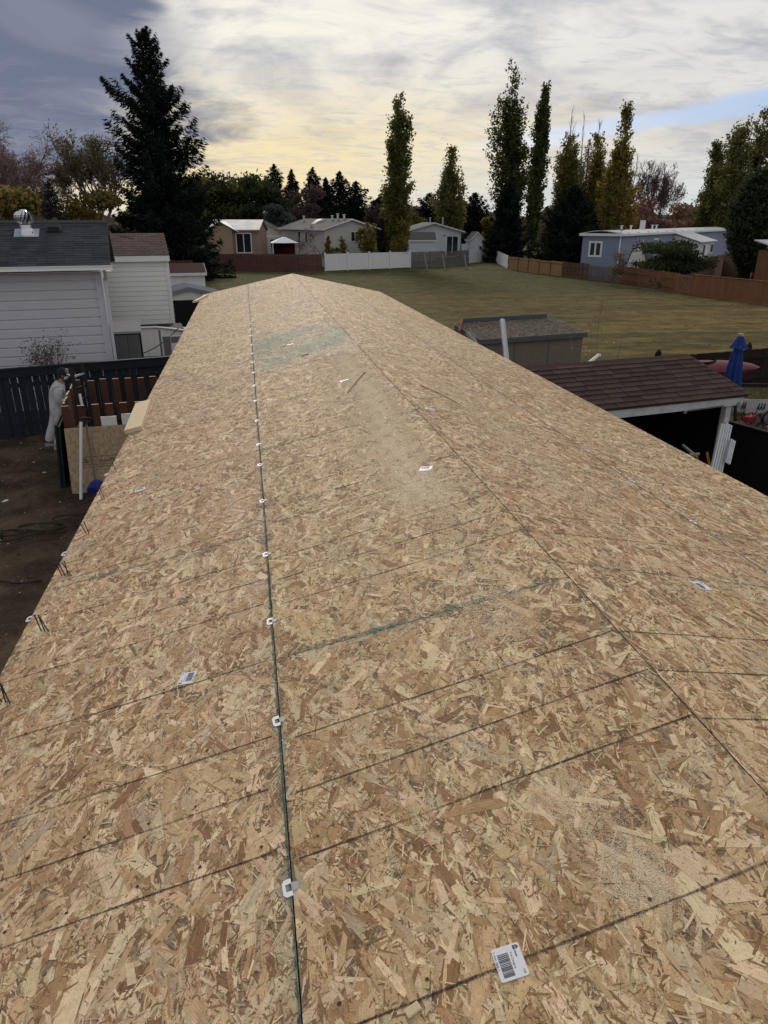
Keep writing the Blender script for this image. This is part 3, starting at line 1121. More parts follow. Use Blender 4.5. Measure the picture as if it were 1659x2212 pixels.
stick('thin dark splinter lying across the sawdust by the ridge', -1, (.12, 5.98), (.36, 5.42), .003)
stick('short dark splinter on the green tinted sheet', -1, (.50, 7.38), (.58, 7.33), .004)
stick('thin dark splinter on the right slope above the sticker', 1, (.26, 5.5), (.44, 4.98), .0028)


def nail(label, s, y, ls, ly, L=.074):
    b = MB()
    p = rp(-1, s, y, 0); n_ = np.array([-SN, 0, CS])
    d = np.array([ls, ly, 1.0]); d = d / np.linalg.norm(d)
    e = p + d * L
    b.tube([p - d * .012, p, e], [.0020, .0026, .0026], 6)
    b.tube([e - d * .0005, e + d * .0018], .0050, 8)
    return tag(b.build('nail', M_STEEL), label, 'nail', 'nails standing along the left roof edge')


for lab, s, y, lst in (
        ('dark nail standing in the left roof edge, cluster nearest the camera', 2.06, 2.30, ((-.25, .15), (-.15, .25), (-.35, .05))),
        ('dark nail beside the teal smear on the left roof edge', 2.04, 2.775, ((-.35, .1), (-.25, .2), (-.30, .28))),
        ('dark nail in the splayed foursome at the left roof edge', 2.06, 3.30, ((-.5, .2), (-.15, .3), (-.4, .35), (-.3, .1))),
        ('dark nail of the pair beyond the splayed foursome', 2.075, 3.82, ((-.3, .2), (-.45, .2))),
        ('dark nail of the close pair two clusters short of the offcut', 2.085, 4.36, ((-.35, .25), (-.28, .2))),
        ('lone dark nail nearest the lumber offcut', 2.095, 4.88, ((-.35, .25),))):
    for k, (a, c_) in enumerate(lst):
        nail(lab if len(lst) == 1 else (('upslope ', 'downslope ') if len(lst) == 2 else ('lowest ', 'middle ', 'third ', 'last '))[k] * 0 + lab + ((', upper one', ', lower one') if len(lst) == 2 else (', highest up the slope', ', second from the top', ', third from the top', ', lowest at the edge'))[k], s + .018 * (k - 1), y + .012 * k, a, c_)

# ------------------------------------------------------------------ vegetation
def leaf_quads(C, S, rng, aspect=.6, axis=None, axis_w=0.0):
    """lozenge-shaped leaves (or needle sprays) of half-length S about the points C"""
    n = len(C)
    t = rng.normal(0, 1, (n, 3))
    if axis is not None:
        t = t / np.linalg.norm(t, axis=1, keepdims=True) * (1 - axis_w) + axis * axis_w
    t /= np.linalg.norm(t, axis=1, keepdims=True) + 1e-9
    q = rng.normal(0, 1, (n, 3))
    b = np.cross(t, q)
    b /= np.linalg.norm(b, axis=1, keepdims=True) + 1e-9
    S = np.asarray(S).reshape(-1, 1)
    return np.stack([C - t * S, C + b * S * aspect, C + t * S, C - b * S * aspect], 1)


def cmix(rng, n, cols, jit=.25):
    cols = np.array(cols)
    c = cols[rng.integers(0, len(cols), n)]
    return c * rng.uniform(1 - jit, 1 + jit, (n, 1))


SPRUCE = [(.020, .030, .022), (.026, .037, .028), (.016, .023, .018)]
BLUESPRUCE = [(.034, .044, .042), (.044, .055, .052), (.025, .033, .031)]


def spruce(label, base, H, prof, seed, n_br, n_cl, cl, group, cols=SPRUCE, ragged=.25, droop=.35, skirt=.02):
    """prof: list of (fraction of height from the top, branch reach)"""
    rng = np.random.default_rng(seed)
    t = thing('spruce_tree', label, 'tree', base, 0, group)
    b = MB()
    b.tube([(0, 0, -.1), (0, 0, H * .5), (rng.normal(0, .01) * H, 0, H * .97)], [H * .016, H * .010, H * .002], 7)
    fr = [q[0] for q in prof]; rr = [q[1] for q in prof]
    C, S, A, K = [], [], [], []
    for i in range(n_br):
        f = min(1 - skirt, (i + rng.random()) / n_br) ** .85
        z0 = H * (1 - f)
        L = float(np.interp(f, fr, rr)) * (1 - ragged + 2 * ragged * rng.random() ** 1.6)
        a = i * 2.399 + rng.normal(0, .25)
        u = np.array([math.cos(a), math.sin(a), 0])
        sd = np.array([-u[1], u[0], 0])
        rise = .55 * (1 - f) - droop * f
        n = max(5, int(n_cl * (.25 + L / (max(rr) + 1e-6))))
        q = rng.random(n) ** .62
        zc = rise * L * q - droop * .9 * L * q * (1 - q) * 1.2 + .16 * L * q ** 3
        wid = (.04 + .24 * L * q * (1.12 - q)) * rng.normal(0, 1, n)
        hang = -np.abs(rng.normal(0, .10 + .05 * L, n)) * (q > .15)
        pts = np.array([0, 0, z0]) + u * (L * q)[:, None] + sd * wid[:, None] + np.array([0, 0, 1]) * (zc + hang)[:, None]
        pts[:, 2] = np.maximum(pts[:, 2], .05)
        ax = u * .8 + sd * np.sign(wid)[:, None] * .45 + np.array([0, 0, -.35])
        C.append(pts); A.append(ax / np.linalg.norm(ax, axis=1, keepdims=True))
        S.append(cl * rng.uniform(.55, 1.25, n) * (.6 + .4 * min(1, L / (.5 * max(rr)))))
        K.append(cmix(rng, n, cols) * (.8 + .5 * rng.random()))
        if L > .8:
            e = np.array([0, 0, z0]) + u * L + np.array([0, 0, rise * L + .16 * L])
            mid = np.array([0, 0, z0]) + u * L * .5 + np.array([0, 0, rise * L * .5 - droop * .27 * L])
            b.tube([(0, 0, z0), mid, e], [.012 * L + .01, .008 * L, .003], 3)
    # leader tip
    n = int(n_cl * 1.5)
    zt = H * (1 - .045 * rng.random(n))
    C.append(np.stack([rng.normal(0, .05, n), rng.normal(0, .05, n), zt], 1)); S.append(np.full(n, cl * .5)); A.append(np.tile((0, 0, 1.), (n, 1))); K.append(cmix(rng, n, cols))
    C = np.concatenate(C); S = np.concatenate(S); A = np.concatenate(A); K = np.concatenate(K)
    b.build('trunk', M_BARK, t)
    np_mesh('crown', leaf_quads(C, S, rng, .20, A, .66), 4, M_NEEDLE, t, K)
    return t


def poplar(label, base, H, wid, seed, n, group, cols, lean=0.0, stems=5, leaf=.17, gaps=.35, bare=0.0, low=.04, flare=1.0, name='poplar_tree'):
    rng = np.random.default_rng(seed)
    t = thing(name, label, 'tree', base, 0, group)
    b = MB()
    C, S, K = [], [], []
    for i in range(stems):
        a = rng.uniform(0, 6.28)
        hs = H * (1.0 if i == 0 else rng.uniform(.62, .97))
        r = wid * (0 if i == 0 else rng.uniform(.18, .62))
        z0 = 0 if i == 0 else H * rng.uniform(.02, .16)
        def axis(q):
            q = np.asarray(q)
            rad = r * np.sin(np.minimum(q * 1.9, 1.57)) * (1 - .25 * q)
            zz = z0 + (hs - z0) * q
            return np.stack([rad * math.cos(a) + lean * zz + .10 * wid * np.sin(q * 5 + i), rad * math.sin(a) + 0 * zz, zz], -1)
        pts = axis(np.linspace(0, 1, 8))
        b.tube(list(pts), list(np.linspace(H * (.012 if i == 0 else .006), .015, 8)), 5)
        m = int(2.5 * n / stems * (1.3 if i == 0 else .93))
        # leaves sit on short upright shoots; whole shoots are missing here and there
        ns = max(12, m // 26)
        qs = low + (1 - low) * rng.random(ns) ** .85
        if bare:
            qs = qs[qs < 1 - bare]
        sa = rng.uniform(0, 6.28, len(qs))
        reach = wid * (.16 + .30 * np.sin(np.clip(qs * 3.0 + .12, 0, 3.14)) ** .8) * rng.uniform(.5, 1.15, len(qs)) * flare
        keep = rng.random(len(qs)) > .6 * gaps * (.35 + .65 * qs)
        for q, s_, rc in zip(qs[keep], sa[keep], reach[keep]):
            p = axis(np.array([q]))[0]
            k = int(26 * rng.uniform(.6, 1.3))
            w = rng.random(k)
            ln = .09 * H * (1.1 - .6 * q) * rng.uniform(.6, 1.2)
            d = np.stack([math.cos(s_) * rc * w ** .6, math.sin(s_) * rc * w ** .6, ln * w], -1) + rng.normal(0, .048 * wid, (k, 3)) * np.array([1, 1, 1.6])
            C.append(p + d); S.append(leaf * .92 * rng.uniform(.55, 1.3, k)); K.append(1.15 * cmix(rng, k, cols) * rng.uniform(.75, 1.25))
            if rng.random() < .35:
                b.tube([p, p + np.array([math.cos(s_) * rc, math.sin(s_) * rc, ln])], [.03, .01], 3)
        if bare:
            for _ in range(26):
                q = rng.uniform(1 - bare - .15, .98)
                p = axis(np.array([q]))[0]; s_ = rng.uniform(0, 6.28)
                b.tube([p, p + np.array([math.cos(s_) * wid * .12, math.sin(s_) * wid * .12, H * .06])], [.022, .008], 3)
    b.build('trunk', M_TWIG, t)
    np_mesh('crown', leaf_quads(np.concatenate(C), np.concatenate(S), rng, .7), 4, M_LEAF, t, np.concatenate(K))
    return t


def bare_tree(label, base, H, W, seed, group, levels=5, leaves=0, lcols=None, twig=M_TWIG, droop=0.0, kids=(3, 4), name='bare_tree', th=.028, lsize=.12, rad0=None):
    rng = np.random.default_rng(seed)
    t = thing(name, label, 'tree', base, 0, group)
    b = MB()
    rmin = .00023 * float(np.hypot(base[0] - CAM[0], base[1] - CAM[1]))
    tips = []
    segs = []
    def grow(p, d, L, r, lev):
        steps = 3
        pts = [p]
        dd = d.copy()
        for _ in range(steps):
            dd = dd + rng.normal(0, .13, 3) + np.array([0, 0, .10 - droop * (levels - lev > 1) * .35])
            dd /= np.linalg.norm(dd)
            pts.append(pts[-1] + dd * L / steps)
        segs.append((pts, r, lev))
        if lev <= 1:
            tips.extend(pts[1:])
        if lev == 0:
            return
        k = rng.integers(kids[0], kids[1] + 1) + (1 if lev < 3 else 0)
        for i in range(k):
            q = pts[1 + rng.integers(0, steps)] if i else pts[-1]
            sp = rng.normal(0, 1, 3)
            sp -= dd * (sp @ dd)
            sp /= np.linalg.norm(sp) + 1e-6
            an = rng.uniform(.35, .85) * (W / H + .25)
            nd = dd * math.cos(an) + sp * math.sin(an)
            grow(q, nd / np.linalg.norm(nd), L * rng.uniform(.58, .82), max(r * .56, rmin), lev - 1)
    grow(np.array([0, 0, -.05]), np.array([rng.normal(0, .04), rng.normal(0, .04), 1.0]), H * .30, rad0 or H * th, levels)
    allp = np.concatenate([np.array(q[0]) for q in segs])
    kz = H / np.percentile(allp[:, 2], 99.3); kx = W * .5 / np.percentile(np.hypot(allp[:, 0], allp[:, 1]), 99)
    kk = np.array([kx, kx, kz])
    tips = [p * kk for p in tips]
    for pts, r, lev in segs:
        b.tube([p * kk for p in pts], list(np.linspace(r, r * .55, len(pts))), 5 if lev >= levels - 1 else 3, caps=False)
    b.build('trunk', twig, t)
    if leaves:
        T = np.array(tips)
        C = T[rng.integers(0, len(T), leaves)] + rng.normal(0, .16, (leaves, 3))
        np_mesh('crown', leaf_quads(C, lsize * rng.uniform(.5, 1.3, leaves), rng, .6), 4, M_LEAF, t, cmix(rng, leaves, lcols))
    return t


def round_tree(label, base, H, W, seed, n, group, cols, leaf=.22, low=.15, name='broadleaf_tree', lumps=9, stem=True, up=0.0, cat='tree', kind_top=None):
    rng = np.random.default_rng(seed)
    t = thing(name, label, cat, base, 0, group)
    b = MB()
    C, S, K = [], [], []
    zc0 = H * (low + 1) / 2
    for i in range(lumps):
        a = rng.uniform(0, 6.28)
        zq = rng.uniform(low + .12, .90)
        prof = math.sin(math.pi * min(1, max(.08, (zq - low) / (1.04 - low)))) ** .7
        rad = W * .5 * prof * rng.uniform(.15, .72)
        c = np.array([rad * math.cos(a), rad * math.sin(a), H * zq])
        sx = W * rng.uniform(.16, .27); sz = H * rng.uniform(.09, .15)
        sz = min(sz, H * (1.0 - zq) + .05 * H)
        m = n // lumps
        d = rng.normal(0, 1, (m, 3)); d /= np.linalg.norm(d, axis=1, keepdims=True)
        rr_ = (rng.random((m, 1)) ** .45) * rng.uniform(.8, 1.15, (m, 1))
        C.append(c + d * rr_ * np.array([sx, sx, sz]) + np.array([0, 0, up]) * np.abs(rng.normal(0, 1, (m, 1))))
        S.append(leaf * rng.uniform(.5, 1.35, m))
        K.append(cmix(rng, m, cols) * rng.uniform(.75, 1.25))
        if stem:
            b.tube([(0, 0, -.05), (c[0] * .25, c[1] * .25, H * zq * .45), c], [H * .016, H * .010, H * .002], 4)
    C = np.concatenate(C)
    C[:, 2] = np.maximum(C[:, 2], .05)
    b.build('trunk', M_BARK, t)
    np_mesh('crown', leaf_quads(C, np.concatenate(S), rng, .65), 4, M_LEAF, t, np.concatenate(K))
    return t


def at(px, d, z=0.0):
    """ground point seen in column px at distance d"""
    P = D(px, 520, d)
    # stay in the same vertical plane: solve for the ground
    lo, hi = 474.5, 2400
    for _ in range(50):
        m = (lo + hi) / 2
        if dist_of(G(px, m)) > d:
            lo = m
        else:
            hi = m
    q = G(px, lo)
    return (q[0], q[1], z)


def height(py, px, d):
    return float(D(px, py, d)[2])


GREEN = [(.058, .064, .020), (.068, .070, .022), (.046, .052, .017)]
OLIVE = [(.075, .075, .024), (.090, .082, .024), (.055, .058, .020)]
YELL = [(.15, .105, .020), (.17, .12, .025), (.10, .080, .020)]
DKGREEN = [(.026, .036, .016), (.034, .044, .018), (.020, .028, .014)]
BROWNL = [(.12, .078, .030), (.10, .070, .028), (.14, .095, .030)]
REDB = [(.11, .055, .050), (.09, .050, .045), (.13, .070, .055)]

GT = 'trees round the playing field'
# the great spruce behind the cream house
spruce('tall dark spruce with a forked top towering behind the cream sided house', at(368, 64), height(62, 310, 64), [(0, .25), (.06, .9), (.13, 1.1), (.22, 1.5), (.27, 2.7), (.36, 2.2), (.42, 3.1), (.52, 2.7), (.60, 3.3), (.75, 3.5), (.88, 4.6), (1, 5.0)], 3, 470, 190, .25, GT, SPRUCE + [(.030, .044, .036)], .48, .42)
# left side
bare_tree('bare twiggy brown tree at the far left above the charcoal roof', at(28, 60), height(290, 40, 60), 12, 5, GT, 6, 5000, REDB + [(.13, .09, .075)], droop=.35, kids=(4, 5), lsize=.09)
for i, (px, d, py, w) in enumerate(((20, 46, 418, 4.5), (75, 47, 412, 5.0), (120, 49, 428, 3.8))):
    round_tree(['yellow brown bush at the far left behind the charcoal roof', 'yellow brown bush below the bare brown tree', 'yellow brown bush beside the small spruce'][i], at(px, d), height(py, px, d), w, 20 + i, 5200, 'autumn bushes behind the left neighbour', BROWNL + OLIVE, .15, .05, 'bush', 10, True, .1, 'bush')
spruce('small dark spruce between the bare tree and the willow', at(143, 52), height(390, 143, 52), [(0, .1), (.3, .8), (.7, 1.7), (1, 2.1)], 8, 190, 60, .17, GT, BLUESPRUCE, .25)
bare_tree('thin leaved olive willow with bare wispy twigs against the big spruce', at(238, 61), height(292, 220, 61), 8.2, 12, GT, 6, 5200, OLIVE + [(.06, .055, .028)], kids=(3, 4), lsize=.11, name='willow_tree')
round_tree('brownish olive thicket under the willow', at(222, 58), height(385, 215, 58), 6.5, 13, 7000, 'autumn bushes behind the left neighbour', BROWNL + OLIVE, .15, .03, 'bush', 11, True, .1, 'bush')
# tree line left of centre
for i, (px, d, py, w, cols) in enumerate(((425, 104, 372, 9, OLIVE), (462, 112, 376, 11, GREEN), (505, 110, 364, 11, DKGREEN + GREEN), (548, 112, 368, 11, DKGREEN), (585, 108, 398, 8, DKGREEN))):
    round_tree(['olive tree right of the big spruce in the tree line', 'mid green tree second from the big spruce in the tree line', 'tall dark green tree in the middle of the leafy tree line', 'dark green tree fourth from the big spruce in the tree line', 'lower dark green tree ending the leafy tree line at the conifers'][i], at(px, d), height(py, px, d), w, 40 + i, 6500, GT, cols, .26, .02, 'broadleaf_tree', 15, True, .25)
for i, (px, d, py, w, lab) in enumerate(((601, 112, 355, 3.9, 'widest dark spruce behind the pink walled house'), (637, 116, 366, 2.4, 'slim dark spruce second in the row behind the long roof'), (681, 116, 362, 3.0, 'dark spruce third in the row behind the long roof'), (708, 118, 384, 2.4, 'thin low spruce fourth in the row behind the long roof'), (737, 114, 370, 3.6, 'dark spruce fifth in the row above the long roof'), (771, 112, 392, 3.9, 'ragged spruce with upswept arms ending the row'), (822, 96, 420, 2.4, 'small dark spruce left of the nearest tall poplar'), (846, 100, 400, 2.2, 'dark spruce half hidden by the nearest tall poplar'), (925, 128, 418, 4.4, 'dark spruce between the two leafy poplars'), (1021, 126, 417, 4.2, 'dark spruce right of the forked leafy poplar'))):
    d_ = d
    H = height(py, px, d_)
    spruce(lab, at(px, d_), H, [(0, .15), (.2, w * .36), (.6, w * .78), (1, w)], 60 + i, 230, 46, .40, 'row of spruces behind the houses', SPRUCE, .38, .30)
round_tree('bluish round spruce bush beside the lamp post', at(605, 96), height(438, 605, 96), 5.5, 77, 3600, GT, BLUESPRUCE, .2, .0, 'conifer_bush', 9, True, 0, 'bush')
round_tree('dark reddish leafless thicket behind the long roof', at(668, 104), height(398, 668, 104), 8, 78, 3000, GT, [(.05, .035, .034), (.06, .042, .040)], .2, .05, 'thicket', 10, True, 0, 'thicket')
for i, (px, d, py) in enumerate(((803, 86, 446), (820, 84, 455), (838, 86, 440))):
    bare_tree(['thin dark leafless tree nearest the gable end of the long house', 'low thin dark tree in the middle of the clump by the tall poplar', 'thin dark tree hard against the tall poplar'][i], at(px, d), height(py, px, d), 3.4, 90 + i, 'thin dark trees by the white fence', 5, 1500, [(.028, .026, .024), (.036, .032, .028)], M_BARK, kids=(3, 3), lsize=.13, name='thin_tree')
# poplars
poplar('tallest leafy poplar behind the white vinyl fence', at(864, 83), height(218, 866, 83), 2.9, 101, 7200, 'poplars', GREEN + OLIVE, .0, 6, .155, .40)
poplar('forked leafy poplar behind the white gabled house', at(976, 118), height(326, 985, 118), 4.2, 102, 5200, 'poplars', OLIVE + GREEN, .0, 5, .20, .35)
poplar('tallest poplar of all with a dark spruce at its foot', at(1088, 98), height(152, 1096, 98), 3.8, 103, 9000, 'poplars', GREEN + DKGREEN, .010, 7, .17, .42)
poplar('leaning slender poplar right of the tallest one', at(1142, 92), height(194, 1166, 92), 2.3, 104, 8200, 'poplars', GREEN + DKGREEN, .042, 4, .155, .22)
poplar('thin poplar with bare twig tops left of the dark conifer', at(1212, 100), height(235, 1210, 100), 3.0, 105, 8200, 'poplars', OLIVE, .0, 5, .16, .25, .22)
poplar('half bare poplar just left of the dark conifer top', at(1236, 104), height(248, 1244, 104), 2.2, 106, 3800, 'poplars', OLIVE, .005, 4, .15, .35, .34)
poplar('yellowing poplar just right of the dark conifer top', at(1268, 102), height(262, 1274, 102), 2.8, 107, 7600, 'poplars', YELL + OLIVE, .01, 4, .16, .25, .12)
poplar('golden topped poplar beside the bare reddish tree', at(1318, 94), height(238, 1332, 94), 2.9, 108, 8200, 'poplars', OLIVE + YELL, .02, 4, .155, .18)
poplar('low yellow poplar with bare twig tips beside the golden one', at(1343, 96), height(330, 1352, 96), 2.4, 109, 3600, 'poplars', YELL, .0, 4, .15, .25, .34)
poplar('left small poplar of the clump at the right edge', at(1512, 104), height(312, 1522, 104), 3.4, 110, 6200, 'poplars', GREEN + OLIVE, .02, 5, .17, .35)
poplar('tall spreading poplar in the middle of the right clump', at(1562, 100), height(262, 1582, 100), 3.9, 111, 8500, 'poplars', GREEN + OLIVE, .02, 7, .165, .35)
poplar('tallest poplar of the right clump leaning right behind the columnar cedar', at(1592, 102), height(246, 1618, 102), 3.7, 112, 7600, 'poplars', GREEN + OLIVE, .045, 7, .165, .38)
poplar('yellow green young poplar at the corner of the long house', at(797, 79.5), height(487, 797, 79.5), 1.5, 113, 2600, 'poplars', OLIVE + YELL, 0, 5, .10, .15)
for i, px in enumerate((697, 742)):
    poplar(['left narrow upright shrub against the pale gable wall', 'right narrow upright shrub against the pale gable wall'][i], at(px if i else 712, 78.6), height(512, px, 77), .9, 120 + i, 900, 'upright shrubs by the pale gable wall', OLIVE + BROWNL, 0, 3, .08, .2, name='shrub')
bare_tree('spreading leafless tree in front of the pale long house', at(692, 76), height(488, 692, 76), 5.6, 130, GT, 6, 0, None, mat('pale_twig', (.16, .145, .125), .2, 5, .95), kids=(2, 3), rad0=.07)
round_tree('low leafy bushes along the white vinyl fence by the pale house', at(735, 78.3), 1.95, 5.0, 131, 2000, 'low bushes', OLIVE + DKGREEN, .10, .0, 'bush', 12, True, .1, 'bush')
round_tree('yellowish leafy tuft at the foot of the tallest fence poplar', at(862, 80), height(470, 862, 80), 2.9, 132, 3800, 'low bushes', OLIVE + YELL, .13, .0, 'bush', 8, True, .3, 'bush')
# conifers on the right
spruce('broad dark spruce at the foot of the tallest poplar', at(1090, 90), height(395, 1092, 90), [(0, .2), (.2, 1.0), (.5, 1.9), (.8, 2.5), (1, 2.7)], 140, 300, 90, .27, GT, SPRUCE, .3)
spruce('big dark spruce standing before the tan fence', at(1224, 74), height(402, 1236, 74), [(0, .3), (.15, 1.0), (.4, 2.2), (.7, 3.1), (.9, 3.6), (1, 3.2)], 141, 330, 110, .24, GT, SPRUCE, .32, .25, .10)
spruce('narrow dark conifer top among the sparse poplars', at(1250, 108), height(300, 1252, 108), [(0, .2), (.3, 1.5), (.7, 2.6), (1, 3.2)], 142, 240, 26, .28, GT, SPRUCE, .35)
poplar('dark columnar cedar left of the right edge shed', at(1606, 56), height(368, 1608, 56), 2.0, 143, 12000, GT, [(.020, .026, .016), (.028, .034, .020)], .012, 6, .12, .04, low=.0, flare=1.35, name='columnar_cedar')
bare_tree('bare reddish tree with fine twigs behind the blue house', at(1415, 104), height(350, 1420, 104), 12, 150, GT, 6, 700, REDB, mat('rosy_twig', (.12, .082, .078), .3, 5, .95), kids=(3, 4), lsize=.14)
round_tree('rust red leafy shrub mass under the bare reddish tree', at(1392, 100), height(425, 1392, 100), 9, 151, 4200, 'low bushes', REDB, .19, .0, 'bush', 11, True, .2, 'bush')
round_tree('rust brown bushes behind the white metal roof', at(1470, 108), height(432, 1470, 108), 9, 152, 3800, 'low bushes', REDB + BROWNL, .19, .0, 'bush', 11, True, .2, 'bush')
round_tree('dark brown thicket between the poplars and the dark conifer', at(1180, 112), height(398, 1190, 112), 9, 153, 4200, 'low bushes', BROWNL + DKGREEN, .2, .0, 'bush', 11, True, .2, 'bush')
round_tree('dark brown bush mass behind the golden topped poplar', at(1300, 112), height(398, 1300, 112), 9, 154, 4200, 'low bushes', [(.05, .035, .025), (.06, .04, .03)], .2, .0, 'bush', 11, True, .2, 'bush')
round_tree('big dark leafy bush in front of the blue house porch', at(1440, 57), height(520, 1440, 57), 6.6, 155, 9000, 'low bushes', DKGREEN + [(.040, .046, .026)], .11, .0, 'bush', 16, True, .12, 'bush')
bare_tree('scrawny leafy shrub at the corner of the blue house', at(1322, 58), height(545, 1322, 58), 2.8, 156, 'low bushes', 5, 900, OLIVE + REDB, kids=(3, 3), lsize=.07, name='shrub', rad0=.035)
round_tree('yellow shrub behind the small white gabled shed', at(1052, 112), height(468, 1052, 112), 4.4, 157, 2000, 'low bushes', YELL + OLIVE, .2, .0, 'bush', 8, True, .2, 'bush')
round_tree('pale yellow green shrub beside the forked poplar', at(900, 122), height(462, 950, 122), 4.2, 158, 1800, 'low bushes', OLIVE, .2, .0, 'bush', 8, True, .2, 'bush')
# one far mass of woods behind everything
def far_woods():
    rng = np.random.default_rng(9)
    n = 42000
    px = rng.uniform(-200, 1900, n)
    d = rng.uniform(170, 420, n)
    a = np.arctan((px - 830) * SPX / (FPX / math.cos(PITCH))) + HEAD
    hgt = 4.6 + 1.6 * np.sin(px * .021) + 1.2 * np.sin(px * .063 + 2) + .010 * d
    z = hgt * rng.random(n) ** .7
    rr_ = d / np.cos(a - HEAD)
    C = np.stack([CAM[0] + rr_ * np.sin(a), CAM[1] + rr_ * np.cos(a), z], 1)
    cols = [(.050, .046, .036), (.065, .050, .042), (.040, .044, .032), (.080, .056, .050)]
    o = np_mesh('far_woods', leaf_quads(C, rng.uniform(.5, 1.3, n), rng, .8), 4, M_LEAF, None, cmix(rng, n, cols))
    tag(o, 'hazy brown band of far trees along the horizon', 'woods', None, 'stuff')


far_woods()

# ------------------------------------------------------------------ houses and sheds
def wall_window(root, face, x0, x1, z0, z1, w, dpt, frame_m=M_WHITE, mull=1, name='window', fr=.07):
    """face f: front (y=0), r: right (x=w), l: left (x=0)"""
    def tr(x, y, z):
        return {'f': (x, y, z), 'r': (w - y, x, z), 'l': (y, x, z)}[face]
    def bx(b, xa, xb, ya, yb, za, zb, mi=0):
        p = [tr(xa, ya, za), tr(xb, ya, za), tr(xb, yb, za), tr(xa, yb, za), tr(xa, ya, zb), tr(xb, ya, zb), tr(xb, yb, zb), tr(xa, yb, zb)]
        b.hexa(p, mi)
    b = MB()
    bx(b, x0 - fr, x0, -.045, -.004, z0, z1); bx(b, x1, x1 + fr, -.045, -.004, z0, z1)
    bx(b, x0 - fr, x1 + fr, -.05, -.004, z1, z1 + fr); bx(b, x0 - fr, x1 + fr, -.06, -.004, z0 - fr, z0)
    for k in range(mull):
        xm = x0 + (x1 - x0) * (k + 1) / (mull + 1)
        bx(b, xm - fr * .45, xm + fr * .45, -.040, -.006, z0, z1)
    o = b.build(name, frame_m, root)
    b = MB()
    bx(b, x0, x1, -.022, -.010, z0, z1)
    b.build('pane', M_GLASS, o)
    return o


def gable_house(name, label, cat, loc, rotz, w, dpt, h, rise, ov, wall_m, roof_m, trim_m, along='y', group=None, fascia=.16, roof_mats=None, trim=True):
    """ridge along local y (gable to the front) or along local x (eave to the front)"""
    t = thing(name, label, cat, loc, rotz, group)
    b = MB()
    b.box(0, w, 0, dpt, 0, h)
    if along == 'y':
        for y in (0.0, dpt):
            b.poly([(0, y, h), (w, y, h), (w / 2, y, h + rise)])
    else:
        for x in (0.0, w):
            b.poly([(x, 0, h), (x, dpt, h), (x, dpt / 2, h + rise)])
    b.build('wall', wall_m, t)
    span = w if along == 'y' else dpt
    sl = rise / (span / 2)
    th = .07
    r_ = MB(); f_ = MB()
    ln = dpt if along == 'y' else w
    for s in (-1, 1):
        e = span / 2 + ov
        def P(k, q, z):
            c = span / 2 + s * k
            return (c, q, z) if along == 'y' else (q, c, z)
        z0 = h + rise - e * sl + .02
        z1 = h + rise + .02
        r_.hexa([P(e, -ov, z0), P(0.0, -ov, z1), P(0.0, ln + ov, z1), P(e, ln + ov, z0), P(e, -ov, z0 + th), P(0.0, -ov, z1 + th), P(0.0, ln + ov, z1 + th), P(e, ln + ov, z0 + th)])
        if trim:
            for q0, q1 in ((-ov - .03, -ov - .002), (ln + ov + .002, ln + ov + .03)):
                f_.hexa([P(e, q0, z0 - fascia + th), P(0.0, q0, z1 - fascia + th), P(0.0, q1, z1 - fascia + th), P(e, q1, z0 - fascia + th), P(e, q0, z0 + th - .01), P(0.0, q0, z1 + th - .01), P(0.0, q1, z1 + th - .01), P(e, q1, z0 + th - .01)])
            f_.hexa([P(e + .002, -ov, z0 - fascia + th), P(e + .03, -ov, z0 - fascia + th), P(e + .03, ln + ov, z0 - fascia + th), P(e + .002, ln + ov, z0 - fascia + th), P(e + .002, -ov, z0 + th), P(e + .03, -ov, z0 + th), P(e + .03, ln + ov, z0 + th), P(e + .002, ln + ov, z0 + th)])
    r_.build('roof', roof_m, t)
    if trim:
        f_.build('fascia', trim_m, t)
    return t


def siding(root, x0, x1, y, z0, z1, row, m, axis='x', sgn=-1, proud=.018, name='siding_board', joined=False):
    """lapped boards: each its own piece, its lower edge standing proud of the one below"""
    k = int(round((z1 - z0) / row))
    acc = MB()
    for i in range(k):
        a, c = z0 + i * row, z0 + (i + 1) * row - .004
        b = acc if joined else MB()
        def Q(x, off, z):
            return (x, y + sgn * off, z) if axis == 'x' else (y + sgn * off, x, z)
        f = z0 + (i + .80) * row
        b.hexa([Q(x0, 0, a), Q(x1, 0, a), Q(x1, proud, a), Q(x0, proud, a), Q(x0, 0, f), Q(x1, 0, f), Q(x1, proud * .8, f), Q(x0, proud * .8, f)])
        b.hexa([Q(x0, 0, f), Q(x1, 0, f), Q(x1, proud * .8, f), Q(x0, proud * .8, f), Q(x0, 0, c), Q(x1, 0, c), Q(x1, .002, c - .02 * row), Q(x0, .002, c - .02 * row)])
        if not joined:
            b.build(name, m, root)
    if joined:
        stuff(acc.build(name + 's', m, root))


R8 = R(8)


def rotv(a, x, y):
    return np.array([x * math.cos(a) - y * math.sin(a), x * math.sin(a) + y * math.cos(a), 0])


